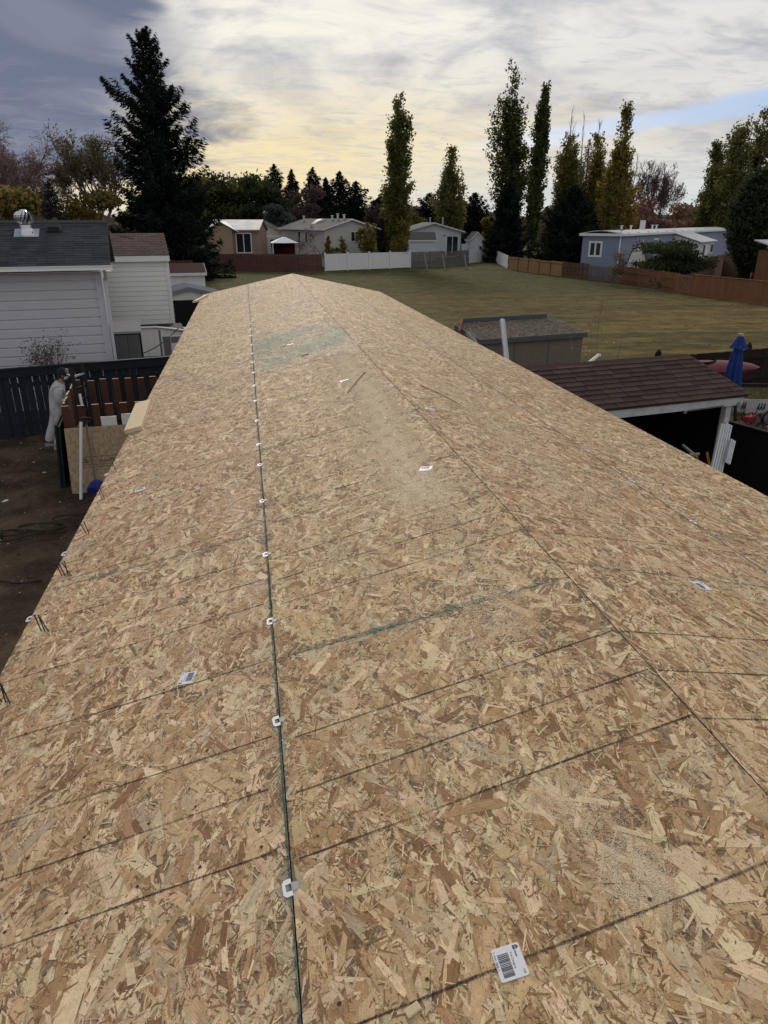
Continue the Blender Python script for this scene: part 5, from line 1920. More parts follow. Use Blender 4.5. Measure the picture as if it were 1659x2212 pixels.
# lamp post
lm = thing('lamp_post', 'thin dark lamp post with a flat shade behind the pale houses', 'lamp', pt0(580, 97), 0)
hz_ = height(455, 580, 97)
b = MB(); b.tube([(0, 0, 0), (0, 0, hz_ - .6)], [.09, .06], 8); b.build('pole', M_GREYWOOD, lm)
b = MB(); b.lathe([(.10, hz_ - .9), (.2, hz_ - .35), (.42, hz_ - .3), (.3, hz_ - .12), (.02, hz_)], 10); b.build('lamp_head', M_PLASTIC_GREYL, lm)

# white gabled house
oH = pt0(878, 101)
wH = wpx(878, 996, 101); hH = height(499, 940, 101)
H_ = gable_house('white_house', 'bluish white gabled house with a dark sliding door behind the leaning fence', 'house', oH, -R(6), wH, 11, hH, height(482, 935, 101) - hH, .45, M_PALEBLUE, M_DARKROOF, M_WHITE, 'y')
wall_window(H_, 'f', wH * .745, wH * .945, .25, height(511, 975, 101), wH, 11, M_WHITE, 1, 'sliding_door', .09)
b = MB(); b.box(0, wH, -.02, -.003, hH - .55, hH - .47); b.build('trim_band', M_DIRTYWHITE, H_)
b = MB()
for x in (wH * .48, wH * .72):
    b.tube([(x, 3, hH + .5), (x, 3, hH + 1.6)], .09, 8); b.tube([(x, 3, hH + 1.6), (x, 3, hH + 1.68)], .16, 8)
b.build('roof_vent', M_ALU, H_)
b = MB(); b.tube([(wH * .695, -.02, height(508, 960, 101)), (wH * .695, -.12, height(508, 960, 101) - .05)], .08, 8); b.build('wall_lamp', M_RUBBER, H_)
s3 = gable_house('garden_shed', 'white shed with a grey lean roof in front of the white gabled house', 'shed', pt0(882, 93), -R(6), wpx(882, 941, 93), 2.6, height(519, 910, 93), height(503, 910, 94) - height(519, 910, 93), .12, M_PALEBLUE, M_DARKROOF, M_WHITE, 'x')
s4 = gable_house('garden_shed', 'narrow white gabled shed with dark smudges by the diagonal white fence', 'shed', pt0(1015, 99), -R(4), wpx(1015, 1045, 99), 3, height(518, 1030, 99), height(502, 1031, 99) - height(518, 1030, 99), .12, M_PALEBLUE, M_DARKROOF, M_WHITE, 'y')
b = MB()
for x, z, w_, h_ in ((1.6, .9, .35, 1.5), (1.3, .6, .2, .8), (2.2, 1.4, .2, .9)):
    b.box(x, x + w_, -.012, -.003, z, z + h_)
b.build('smudge', M_GREYWOOD, s4)
s5 = gable_house('garden_shed', 'grey white outbuilding behind the thin dark trees', 'shed', pt0(820, 96), -R(4), wpx(812, 856, 96), 4, height(505, 835, 96), .5, .15, M_PALEBLUE, M_DARKROOF, M_WHITE, 'x')
b = MB(); P0 = pt0(996, 100); P1 = pt0(1018, 100)
b.bar(P0 + (0, 0, .85), P1 + (0, 0, .85), .04, 1.7, up=(0, 1, 0))
wf0 = thing('white_screen', 'white board screen joining the gabled house and its small shed', 'fence', (0, 0, 0)); b = MB(); b.hexa([P0, P1, P1 + (0, .05, 0), P0 + (0, .05, 0), P0 + (0, 0, 1.75), P1 + (0, 0, 1.75), P1 + (0, .05, 1.75), P0 + (0, .05, 1.75)]); b.build('screen_board', M_PALEBLUE, wf0)

# blue mobile home on the right
aB = R(43.6)
oBl = np.array([30.9, 60.9, 0])
BL, BW, BH = 46.0, 3.4, 3.55
bl = thing('blue_mobile_home', 'long blue lap sided mobile home with a flat white metal roof', 'house', oBl, aB)
b = MB(); b.box(0, BL, 0, BW, .0, BH); b.build('wall', M_BLUE, bl)
siding(bl, .06, BL, 0, .5, BH - .05, .16, M_BLUE, 'x', -1, .022, joined=True)
siding(bl, .06, BW - .06, 0, .5, BH - .05, .16, M_BLUE, 'y', -1, .022, joined=True)
b = MB(); b.box(-.03, .06, -.03, .0, .2, BH); b.box(-.03, .0, .0, .06, .2, BH); b.build('corner_board', M_WHITE, bl)
b = MB()
n = 8
for k in range(n):
    q0, q1 = k / n, (k + 1) / n
    z = lambda q: BH + .03 + .26 * math.sin(math.pi * q)
    y_ = lambda q: -.25 + (BW + .5) * q
    b.hexa([(-.25, y_(q0), z(q0) - .05), (BL, y_(q0), z(q0) - .05), (BL, y_(q1), z(q1) - .05), (-.25, y_(q1), z(q1) - .05), (-.25, y_(q0), z(q0)), (BL, y_(q0), z(q0)), (BL, y_(q1), z(q1)), (-.25, y_(q1), z(q1))])
for k in range(9):
    x = 1.5 + k * 2.9
    b.box(x, x + .06, -.22, BW * .5, BH + .05, BH + .09 + .2 * .2)
b.build('roof', M_METALROOF, bl)
b = MB(); b.box(-.26, BL, -.27, -.252, BH - .16, BH + .03); b.box(-.28, -.252, -.25, BW + .25, BH - .16, BH + .06); b.build('fascia', M_WHITE, bl)
wall_window(bl, 'l', BW * .50, BW * .50 + .9, BH - 1.75, BH - .75, BW, BW, M_WHITE, 1, 'window', .16)
wall_window(bl, 'f', 5.6, 6.2, BH - 1.4, BH - .7, BL, BW, M_WHITE, 0, 'window', .14)
wall_window(bl, 'f', 9.6, 10.8, BH - 1.5, BH - .65, BL, BW, M_WHITE, 1, 'window', .14)
for x in (4.2, 11.3):
    b = MB(); b.box(x, x + .12, -.10, -.03, BH - .5, BH - .3); b.build('wall_lamp', M_WHITE, bl)
b = MB()
for x in (4, 6.6, 13.2, 14.6):
    b.tube([(x, 1.4, BH + .2), (x, 1.4, BH + .62)], .10, 8); b.tube([(x, 1.4, BH + .62), (x, 1.4, BH + .68)], .18, 8)
b.build('roof_vent', M_ALU, bl)
b = MB(); b.box(9.8, 10.25, 1.2, 1.6, BH + .1, BH + 1.1); b.build('chimney', M_ALU, bl)
b = MB()
b.lathe([(.02, 0), (.22, .03), (.36, .10)], 12, (.25, .1, BH + .30)); b.tube([(.25, .1, BH), (.25, .1, BH + .32)], .025, 6)
b.build('satellite_dish', M_PLASTIC_GREYL, bl)
# white porch addition
po = thing('porch_addition', 'white porch with a sloping roof and awning on the blue mobile home', 'porch', oBl + rotv(aB, 16.2, -2.6), aB)
b = MB(); b.box(0, 6.5, 0, 2.55, 0, 2.55); b.poly([(0, 0, 2.55), (0, 2.55, 2.55), (0, 2.55, 3.3)]); b.poly([(6.5, 0, 2.55), (6.5, 2.55, 2.55), (6.5, 2.55, 3.3)]); b.build('wall', M_DIRTYWHITE, po)
b = MB(); b.hexa([(-.2, -.3, 2.55), (6.7, -.3, 2.55), (6.7, 2.4, 3.36), (-.2, 2.4, 3.36), (-.2, -.3, 2.62), (6.7, -.3, 2.62), (6.7, 2.4, 3.43), (-.2, 2.4, 3.43)]); b.build('roof', M_DIRTYWHITE, po)
wall_window(po, 'l', .5, 1.2, 1.0, 2.3, 6.5, 2.5, M_WHITE, 0)
wall_window(po, 'f', 1.9, 2.7, 1.0, 2.25, 6.5, 2.5, M_WHITE, 0)
wall_window(po, 'f', 5.1, 6.3, 1.45, 2.25, 6.5, 2.5, M_WHITE, 0)
b = MB(); b.box(3.0, 3.9, -.04, -.003, .2, 2.3); b.build('door', M_WHITE, po)
b = MB(); b.hexa([(-.9, .9, 2.0), (-.02, .9, 2.35), (-.02, 2.4, 2.35), (-.9, 2.4, 2.0), (-.9, .9, 2.04), (-.02, .9, 2.40), (-.02, 2.4, 2.40), (-.9, 2.4, 2.04)]); b.build('awning', M_WHITE, po)
b = MB(); b.box(4.6, 6.5, -.03, -.002, .3, 1.3); b.build('blue_panel', M_BLUE, po)
# rounded white shed in front of the blue wall
qs = thing('rounded_shed', 'small white barn shaped shed with a rounded roof before the blue wall', 'shed', pt0(1352, 60.5), R(-42))
wq = wpx(1350, 1386, 60); hq = height(534, 1368, 60.5)
pr = [(0, 0), (wq, 0), (wq, hq * .62), (wq * .86, hq * .86), (wq * .62, hq * .985), (wq * .38, hq * .985), (wq * .14, hq * .86), (0, hq * .62)]
b = MB(); b.poly([(x, 0, z) for x, z in pr]); b.poly([(x, 2.4, z) for x, z in pr][::-1]); b.build('wall', M_WHITE, qs)
b = MB()
rp_ = [(wq + .05, hq * .58)] + [(x + (.05 if x > wq / 2 else -.05), z + .03) for x, z in pr[2:]] + [(-.05, hq * .58)]
for (xa, za), (xb, zb_) in zip(rp_[:-1], rp_[1:]):
    b.hexa([(xa, -.08, za), (xb, -.08, zb_), (xb, 2.5, zb_), (xa, 2.5, za), (xa, -.08, za + .05), (xb, -.08, zb_ + .05), (xb, 2.5, zb_ + .05), (xa, 2.5, za + .05)])
b.build('roof', M_DARKROOF, qs)
# tall red-brown shed at the right edge
rs = thing('cedar_shed', 'red brown board shed with a pale metal roof and drainpipe at the right edge', 'shed', pt0(1690, 50), R(-2))
hS = height(545, 1655, 50)
b = MB(); b.box(.0, 4.2, 0, 3.4, 0, hS); stuff_b = b.build('wall', M_FENCE3, rs)
b = MB()
for k in range(30):
    b.box(.0 + k * .14, .125 + k * .14, -.022, -.002, .0, hS - .02)
stuff(b.build('boards', M_FENCE3, rs))
b = MB()
for k in range(24):
    b.box(-.022, -.002, .0 + k * .14, .125 + k * .14, .0, hS - .02)
stuff(b.build('boards', M_FENCE3, rs))
b = MB(); b.hexa([(-.35, -.4, hS - .02), (4.4, -.4, hS - .02), (4.4, 3.6, hS + .62), (-.35, 3.6, hS + .62), (-.35, -.4, hS + .05), (4.4, -.4, hS + .05), (4.4, 3.6, hS + .7), (-.35, 3.6, hS + .7)]); b.build('roof', M_METALROOF, rs)
b = MB(); b.tube([(-.1, -.3, hS - .05), (-.08, -.12, hS - .4), (-.10, -.10, .35), (-.30, -.28, .15)], .05, 8); b.build('drainpipe', M_WHITE, rs)

# far white roofs and little houses seen through the trees
for i, (px, d, w_, z_, lab) in enumerate(((1052, 150, 9, 3.6, 'far pale bungalow glimpsed left of the tallest poplar'), (905, 190, 22, 3.4, 'far low pale building over the white house roof'), (1345, 135, 7, 4.6, 'far white trailer glimpsed above the blue home roof'), (1440, 140, 8, 4.8, 'far grey house behind the bare reddish tree'), (1648, 150, 9, 6.5, 'far grey house at the right edge behind the poplars'))):
    gable_house('far_house', lab, 'house', pt0(px, d) - np.array([w_ / 2, 0, 0]), 0, w_, 8, z_ - 1.2, 1.2, .3, M_GREYWHITE, M_DARKROOF if i != 2 else M_METALROOF, M_WHITE, 'x', 'far houses between the trees')

# ------------------------------------------------------------------ fences round the field
def fence_line(name, label, p0, p1, h, m, board=.14, gap=.01, post=None, rails=(.3, .75), rails_front=False, lean=0.0, uneven=.02, cap=False, post_m=None, h1=None):
    p0, p1 = np.array(p0, float), np.array(p1, float)
    L = float(np.linalg.norm(p1 - p0))
    a = math.atan2(p1[1] - p0[1], p1[0] - p0[0])
    t = thing(name, label, 'fence', p0, a)
    b = MB()
    x = 0
    rr_ = random.Random(int(L * 100))
    h1 = h if h1 is None else h1
    while x < L - board * .5:
        hh_ = h + (h1 - h) * x / L + rr_.uniform(-uneven, uneven)
        ln = lean * math.sin(x * .7) if lean else 0
        b.hexa([(x, 0, .02), (x + board, 0, .02), (x + board, .02, .02), (x, .02, .02), (x + ln, -abs(ln) * .4, hh_), (x + board + ln, -abs(ln) * .4, hh_), (x + board + ln, .02 - abs(ln) * .4, hh_), (x + ln, .02 - abs(ln) * .4, hh_)])
        x += board + gap
    stuff(b.build('boards', m, t))
    yr = (-.045, -.003) if rails_front else (.023, .065)
    for q in rails:
        b = MB(); b.box(0, L, yr[0], yr[1], h * q - .045, h * q + .045); b.build('rail', post_m or m, t)
    if post:
        for k in range(int(L / post) + 1):
            x = k * post
            b = MB(); b.box(x - .05, x + .05, -.055 if rails_front else -.03, .09, 0, h + (h1 - h) * min(1, x / L) + .04); b.build('post', post_m or m, t)
    if cap:
        b = MB(); b.box(0, L, -.05, .07, h + .03, h + .07); b.build('cap_board', post_m or m, t)
    return t


fence_line('board_fence', 'dull red brown board fence below the pinkish house', G(440, 585), G(697, 587), 1.6, M_FENCE1, .14, .012)
wv0, wv1 = G(703, 586), G(886, 578.5)
Lw = float(np.linalg.norm(wv1 - wv0))
wv = thing('vinyl_fence', 'white vinyl panel fence on the far side of the field', 'fence', wv0, math.atan2(*(wv1 - wv0)[[1, 0]]))
npan = 4
for k in range(npan + 1):
    x = Lw * k / npan
    b = MB(); b.box(x - .065, x + .065, -.065, .065, 0, 1.66); b.lathe([(.10, 1.66), (.10, 1.70), (.0, 1.76)], 4, (x, 0, 0)); b.build('post', M_WHITE, wv)
    if k < npan:
        b = MB()
        xa, xb = x + .08, Lw * (k + 1) / npan - .08
        nb = 13
        for j in range(nb):
            w_ = (xb - xa) / nb
            b.box(xa + j * w_, xa + (j + 1) * w_ - .02, -.02, .02, .12, 1.5)
        b.box(xa, xb, -.03, .03, .05, .12); b.box(xa, xb, -.03, .03, 1.5, 1.6)
        b.build('panel', M_WHITE, wv)
g0, g1, g2, g3 = G(889, 578), G(960, 575), G(1012, 569), G(1064, 563.5)
fence_line('grey_board_fence', 'weathered grey board fence right of the white vinyl fence', g0, g1, 1.55, M_GREYWOOD, .13, .03, 2.4, lean=0)
fl = fence_line('grey_board_fence', 'sagging grey fence with splayed boards behind leaning props', g1, g2, 1.50, M_GREYWOOD, .12, .06, None, (.3, .7), True, .42)
for i, (pb, pm, h_, lab) in enumerate(((924, 916, 1.0, 'leaning prop at the left end of the sagging fence'), (962, 955, 1.3, 'thick leaning prop in the middle of the sagging fence'), (1008, 1003, 1.15, 'leaning prop at the right end of the sagging fence'))):
    b = MB(); a_ = G(pb, 586 - 1.5 * i); c_ = D(pm, 552 - 1.5 * i, dist_of(a_) + 1.6); b.bar(a_, c_, .14, .12)
    tag(b.build('fence_prop', M_GREYWOOD), lab, 'prop', 'props against the sagging fence')
fence_line('pale_fence', 'blotchy pale grey fence beside the small gabled shed', g2 + (.2, .2, 0), g3, 1.35, M_DIRTYWHITE, .14, .01, 2.6)
fence_line('pale_fence', 'white fence running diagonally towards the tan plywood fence', g3, G(1096, 580.5), 1.35, M_WHITE, .14, .01, 2.4, h1=1.25)
tp0, tp1 = G(1098, 582.5), G(1214, 598)
tf = thing('plywood_fence', 'tan plywood fence with vertical battens under the big dark spruce', 'fence', tp0, math.atan2(*(tp1 - tp0)[[1, 0]]))
Lt = float(np.linalg.norm(tp1 - tp0))
for k in range(5):
    xa, xb = Lt * k / 5, Lt * (k + 1) / 5
    b = MB(); b.box(xa, xb - .02, 0, .02, .03, 1.02); b.build('panel', M_FENCE2, tf)
    b = MB(); b.box(xa, xb - .02, .0, .03, 1.06, 1.26 - .05 * (k % 2)); b.build('slat', M_FENCE2, tf)
    b = MB(); b.box(xb - .06, xb + .03, -.05, -.003, 0, 1.2); b.build('batten', M_FENCE4, tf)
fence_line('cedar_fence', 'short brown picket fence between the tan plywood and the grey pickets', G(1216, 598.5), G(1271, 604), 1.27, M_FENCE4, .13, .05, 2.4, (.3, .72), True)
fence_line('grey_picket_fence', 'grey weathered picket fence in front of the blue end wall', G(1273, 604.5), G(1339, 611), 1.15, M_GREYWOOD, .09, .06, 2.6, (.35, .8))
fence_line('cedar_fence', 'red brown cedar fence with visible rails left of the gate', G(1341, 611), G(1454, 630), 1.27, M_FENCE3, .125, .03, 3.0, (.22, .70), True)
fence_line('cedar_fence', 'narrow piece of cedar fence hinging the gate', G(1456, 630.5), G(1462, 632), 1.25, M_FENCE3, .14, .004)
fence_line('cedar_fence', 'long red cedar fence reaching the right edge of the field', G(1492, 637.5), G(1730, 668), 1.27, M_FENCE3, .14, .008, 2.9, (.3, .75), False, 0, .012, True)
ga0, ga1 = G(1463, 632.2), G(1490, 637.2)
gd_ = thing('cedar_gate', 'cedar garden gate with a diagonal brace in the long fence', 'gate', ga0, math.atan2(*(ga1 - ga0)[[1, 0]]))
Lg = float(np.linalg.norm(ga1 - ga0))
b = MB()
nb = 12
for k in range(nb):
    b.box(Lg * k / nb, Lg * (k + 1) / nb - .012, 0, .02, .06, 1.2)
stuff(b.build('boards', M_FENCE3, gd_))
b = MB()
b.box(0, Lg, -.04, -.003, .1, .2); b.box(0, Lg, -.04, -.003, 1.1, 1.2); b.box(0, .11, -.04, -.003, .2, 1.1); b.box(Lg - .11, Lg, -.04, -.003, .2, 1.1)
b.bar((.12, -.024, 1.08), (Lg - .12, -.024, .22), .036, .12, up=(0, 0, 1))
b.build('brace', mat('pale_cedar', (.27, .145, .085), .25, 4, .85), gd_)
fence_line('boundary_fence', 'brown board fence running away behind the big dark bush', G(1468, 620), D(1590, 562, 74) * (1, 1, 0), 1.75, M_FENCE4, .14, .006, None, (.3, .75), False, 0, .01, True)
fence_line('boundary_fence', 'brown board fence beside the red brown shed', D(1560, 580, 66) * (1, 1, 0), D(1640, 590, 60) * (1, 1, 0), 1.9, M_FENCE4, .14, .006)
b = MB(); b.bar(G(1385, 624, .05), G(1430, 628, .05), .10, .10)
tag(b.build('timber', M_GREYWOOD), 'old timber lying at the foot of the cedar fence', 'timber')
bare_tree('twiggy fallen branch lying by the cedar fence', G(1418, 628), .9, 1.2, 210, 'low bushes', 4, 160, OLIVE, M_BARK, kids=(3, 4), lsize=.05, name='fallen_branch', rad0=.02)
fg = thing('marker_flag', 'tiny orange marker flag behind the long cedar fence', 'flag', pt0(1615, 52), 0)
b = MB(); b.tube([(0, 0, 0), (0, 0, 1.3)], .012, 5); b.build('stick', M_ALU, fg)
b = MB(); b.hexa([(0, 0, 1.1), (.2, .02, 1.12), (.2, .03, 1.12), (0, .01, 1.1), (0, 0, 1.35), (.2, .02, 1.33), (.2, .03, 1.33), (0, .01, 1.35)]); b.build('cloth', M_RED, fg)

# ------------------------------------------------------------------ right-hand yard
# open shelter with dark brown shingles
R10 = R(10)
oC = np.array([6.65, 9.98, 0])
sh_ = thing('open_shelter', 'open fronted shelter with a dark brown shingle roof and peeling white fascia', 'shelter', oC, R10)
LC = 4.2
e0, r0 = (-.02, 2.14), (1.27, 2.56)
b = MB()
b.hexa([(-LC, e0[0], e0[1] - .03), (.05, e0[0], e0[1] - .03), (-.12, r0[0], r0[1] - .03), (-LC, r0[0], r0[1] - .03), (-LC, e0[0], e0[1]), (.05, e0[0], e0[1]), (-.12, r0[0], r0[1]), (-LC, r0[0], r0[1])])
b.hexa([(-LC, r0[0], r0[1] - .03), (-.12, r0[0], r0[1] - .03), (.05, 2.5, 2.11), (-LC, 2.5, 2.11), (-LC, r0[0], r0[1]), (-.12, r0[0], r0[1]), (.05, 2.5, 2.14), (-LC, 2.5, 2.14)])
b.build('roof', M_SH_C, sh_)


def shelter_shingles():
    courses, tab = 10, .345
    ln = math.hypot(r0[0] - e0[0], r0[1] - e0[1]); ang = math.atan2(r0[1] - e0[1], r0[0] - e0[0]); ex = ln / courses
    src = shingle_mesh(tab - .012, ex * 1.15, .016).build('shingle', M_SH_C, sh_)
    first = True
    for c in range(courses):
        q = c / courses
        xr = .075 - .17 * q
        y = e0[0] - .03 + (r0[0] - e0[0]) * q; z = e0[1] + .004 + (r0[1] - e0[1]) * q
        x = xr - random.choice((.06, .12, .19, .25, .31))
        xs = [(xr, x)]
        while x - tab > -LC:
            xs.append((x, x - tab)); x -= tab
        for xa, xb in xs:
            o = src if first else inst(src, sh_)
            first = False
            o.location = (xb, y + random.uniform(-.003, .003), z + random.uniform(0, .003))
            o.rotation_euler = (ang, random.uniform(-.004, .004), random.uniform(-.008, .008))
            o.scale = ((xa - xb) / tab, 1, 1)


shelter_shingles()
b = MB()
b.hexa([(-LC, r0[0] - .16, r0[1] - .045), (-.11, r0[0] - .16, r0[1] - .045), (-.12, r0[0], r0[1] + .012), (-LC, r0[0], r0[1] + .012), (-LC, r0[0] - .16, r0[1] - .03), (-.11, r0[0] - .16, r0[1] - .03), (-.12, r0[0], r0[1] + .028), (-LC, r0[0], r0[1] + .028)])
b.hexa([(-LC, r0[0], r0[1] + .012), (-.12, r0[0], r0[1] + .012), (-.11, r0[0] + .16, r0[1] - .045), (-LC, r0[0] + .16, r0[1] - .045), (-LC, r0[0], r0[1] + .028), (-.12, r0[0], r0[1] + .028), (-.11, r0[0] + .16, r0[1] - .03), (-LC, r0[0] + .16, r0[1] - .03)])
b.build('ridge_cap', M_SH_C, sh_)
M_PEEL = mat('peeling_white_paint', (.52, .53, .54), .25, 4, .8, col2=(.40, .41, .41))
b = MB(); b.box(-LC, -.02, .0, .035, 1.98, 2.105); b.build('fascia', M_PEEL, sh_)
b = MB()
b.hexa([(-1.15, -.006, 1.965), (-.42, -.006, 1.985), (-.42, .0, 1.985), (-1.15, .0, 1.965), (-1.12, -.01, 1.99), (-.40, -.008, 2.005), (-.40, -.001, 2.005), (-1.12, -.001, 1.99)])
b.hexa([(-1.20, -.012, 1.94), (-1.15, -.012, 1.93), (-1.13, -.004, 1.97), (-1.2, -.004, 1.98), (-1.21, -.016, 1.95), (-1.16, -.016, 1.94), (-1.14, -.008, 1.98), (-1.21, -.008, 1.99)])
b.hexa([(-.16, -.03, 1.93), (-.10, -.02, 1.95), (-.08, -.002, 2.03), (-.13, -.002, 2.02), (-.17, -.035, 1.935), (-.11, -.025, 1.955), (-.09, -.007, 2.035), (-.14, -.007, 2.025)])
b.build('peeling_strip', M_GREYWOOD, sh_)
b = MB(); b.box(-.30, -.20, .04, .14, 0, 2.0); b.build('post', M_PEEL, sh_)
b = MB(); b.box(-LC, -.1, 2.28, 2.34, 0, 2.14); b.build('back_wall', M_BLACK, sh_)  # walls and floor coloured black: the shelter's deep shade is painted in
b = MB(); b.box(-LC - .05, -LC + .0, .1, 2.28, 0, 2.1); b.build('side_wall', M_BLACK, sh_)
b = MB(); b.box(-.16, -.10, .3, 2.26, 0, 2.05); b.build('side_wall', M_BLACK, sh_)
b = MB(); b.box(-LC, -.17, .15, 2.27, .008, .02); b.build('floor', M_BLACK, sh_)  # black sheet over the ground, painted shade under the roof
for k in range(3):
    x = -.5 - k * 1.3
    b = MB(); b.hexa([(x, .04, 2.06), (x + .04, .04, 2.06), (x + .04, 1.26, 2.46), (x, 1.26, 2.46), (x, .04, 2.10), (x + .04, .04, 2.10), (x + .04, 1.26, 2.52), (x, 1.26, 2.52)]); b.build('rafter', M_GREYWOOD, sh_)
# leaning gutter lengths by the post
cw = [D(1600, 912, 11.35), D(1545, 1024, 10.75)]
for i, (ta, ba, wd, lab) in enumerate((((1563, 917, 10.95), (1538, 1026, 10.45), .11, 'long pale grey gutter length leaning at the shelter post, outer left'), ((1573, 916, 11.0), (1549, 1028, 10.5), .11, 'long pale grey gutter length leaning at the shelter post, middle'), ((1582, 950, 10.8), (1570, 1000, 10.55), .075, 'short pale board hooked over the gutters by the shelter post'))):
    a_, c_ = D(*ta), D(*ba)
    if i < 2:
        c_ = c_ + (c_ - a_) * (c_[2] / max(.05, (a_[2] - c_[2])))
    b = MB()
    b.bar(a_, c_, wd, .02, up=(0, -1, .25))
    d_ = (c_ - a_) / np.linalg.norm(c_ - a_)
    sd_ = np.cross(d_, (0, -1, .25)); sd_ /= np.linalg.norm(sd_)
    for s_ in (-1, 0, 1):
        b.bar(a_ + sd_ * s_ * wd * .42 - np.array([0, .022, 0]), c_ + sd_ * s_ * wd * .42 - np.array([0, .022, 0]), .022, .024, up=(0, -1, .25))
    tag(b.build('gutter_length', M_DIRTYWHITE), lab, 'gutter', 'gutter pieces leaning at the shelter post')
# black fence to the right of the post
bf0, bf1 = G(1562, 906, 1.5) * (1, 1, 0), G(1700, 944, 1.5) * (1, 1, 0)
bf = thing('black_fence', 'black board fence to the right of the shelter post', 'fence', bf0, math.atan2(*(bf1 - bf0)[[1, 0]]))
Lb = float(np.linalg.norm(bf1 - bf0))
x = 0
while x < Lb + 2.0:
    b = MB(); b.box(x, x + .146, 0, .022, .02, 1.47); b.build('board', M_BLACK, bf)
    x += .150
b = MB(); b.box(-.02, Lb + 2.1, -.04, .06, 1.475, 1.505); b.build('cap_board', M_BLACK, bf)
# coiled yellow cord hanging on the shelter wall
hk = thing('cord_coil', 'yellow black extension cord hanging in loops inside the shelter', 'cord', (0, 0, 0))
cc = D(1502, 985, 10.2)
b = MB()
for k in range(3):
    pts = [cc + np.array([(.055 + .018 * k) * math.sin(q) , .01 * k, -.20 + (.20 + .012 * k) * math.cos(q)]) for q in np.linspace(0, 6.28, 20)]
    b.tube(pts, .006, 5)
b.build('loop', M_ORANGE, hk)
b = MB()
c2 = D(1528, 985, 10.2)
for k in range(3):
    b.tube([c2 + np.array([-.03 + .014 * k, 0, .06]), c2 + np.array([.03 + .014 * k, .0, -.10]), c2 + np.array([.06 + .014 * k, 0, -.18])], .006, 5)
    b.tube([c2 + np.array([.05 + .014 * k, 0, -.24]), c2 + np.array([.055 + .014 * k, .0, -.48])], .006, 5)
b.build('cord', M_ORANGE, hk)
b = MB(); b.box(cc[0] - .07, cc[0] + .09, cc[1] + .03, cc[1] + .06, cc[2] - .0, cc[2] + .03); b.box(c2[0] + .0, c2[0] + .14, c2[1] + .03, c2[1] + .05, c2[2] - .23, c2[2] - .20); b.bar(cc + np.array([0, .06, .015]), cc + np.array([.1, .5, .015]), .03, .03); b.build('hook', M_PLASTIC_GREYL, hk)

# weathered strand board shed behind
R12 = R(12)
oS = np.array([9.88, 22.48, 0])
ws = thing('weathered_shed', 'weathered grey strand board shed with a bare sloping roof', 'shed', oS, R12)
LS = 4.0
b = MB(); b.box(-LS, -.06, .04, 1.75, 0, 1.24); b.poly([(-LS, .04, 1.24), (-LS, 1.75, 1.24), (-LS, 1.75, 1.5)]); b.poly([(-.06, .04, 1.24), (-.06, 1.75, 1.24), (-.06, 1.75, 1.5)])
b.poly([(-LS, 1.75, 1.2), (-.06, 1.75, 1.2), (-.06, 1.75, 1.5), (-LS, 1.75, 1.5)])
b.build('wall', M_GREYOSB, ws)
b = MB(); b.hexa([(-LS - .05, -.05, 1.24), (.0, -.05, 1.24), (-.0, 1.75, 1.50), (-LS - .05, 1.75, 1.50), (-LS - .05, -.05, 1.27), (.0, -.05, 1.27), (-.0, 1.75, 1.53), (-LS - .05, 1.75, 1.53)])
rfo = b.build('roof', M_GREYOSB, ws)
rng_ = np.random.default_rng(44)
n = 9000
cx, cy = rng_.uniform(-LS, -.03, n), rng_.uniform(-.04, 1.74, n)
Ls, Ws = rng_.uniform(.03, .09, n), rng_.uniform(.006, .018, n)
an = rng_.normal(0, .5, n)
u_ = np.stack([-Ls, Ls, Ls, -Ls], 1) * .5; v_ = np.stack([-Ws, -Ws, Ws, Ws], 1) * .5
X_ = cx[:, None] + u_ * np.cos(an)[:, None] - v_ * np.sin(an)[:, None]; Y_ = cy[:, None] + u_ * np.sin(an)[:, None] + v_ * np.cos(an)[:, None]
X_ = np.clip(X_, -LS - .04, -.01); Y_ = np.clip(Y_, -.05, 1.745)
Z_ = 1.2705 + (Y_ + .05) * (.26 / 1.8) + rng_.uniform(.002, .006, (n, 1)) + (rng_.random((n, 4)) < .2) * rng_.uniform(0, .010, (n, 4))
stuff(np_mesh('weathered_strands', np.stack([X_, Y_, Z_], -1), 4, M_LEAF, rfo, cmix(rng_, n, [(.20, .175, .14), (.13, .115, .095), (.26, .235, .20), (.08, .065, .05)])))
b = MB(); b.box(-LS - .05, .0, -.095, -.055, 1.12, 1.275); b.build('front_fascia', M_GREYFASCIA, ws)
b = MB(); b.box(-.0, .025, -.07, -.03, 1.10, 1.28); b.build('end_trim', M_BLACK, ws)
b = MB(); b.box(-LS + .35, -.35, 1.76, 1.80, 1.46, 1.68); b.build('ridge_board', M_GREYFASCIA, ws)
b = MB(); b.hexa([(-LS - .30, .9, 1.36), (-LS - .22, .9, 1.36), (-LS + .34, 1.76, 1.46), (-LS + .28, 1.80, 1.46), (-LS - .30, .9, 1.44), (-LS - .22, .9, 1.44), (-LS + .34, 1.76, 1.68), (-LS + .28, 1.8, 1.68)]); b.build('end_fascia', mat('rust_red_trim', (.20, .065, .045), .3, 5, .85), ws)
b = MB()
for x in (-2.7, -1.4):
    b.box(x, x + .012, .028, .042, 0, 1.12)
b.build('seam', M_GREYFASCIA, ws)
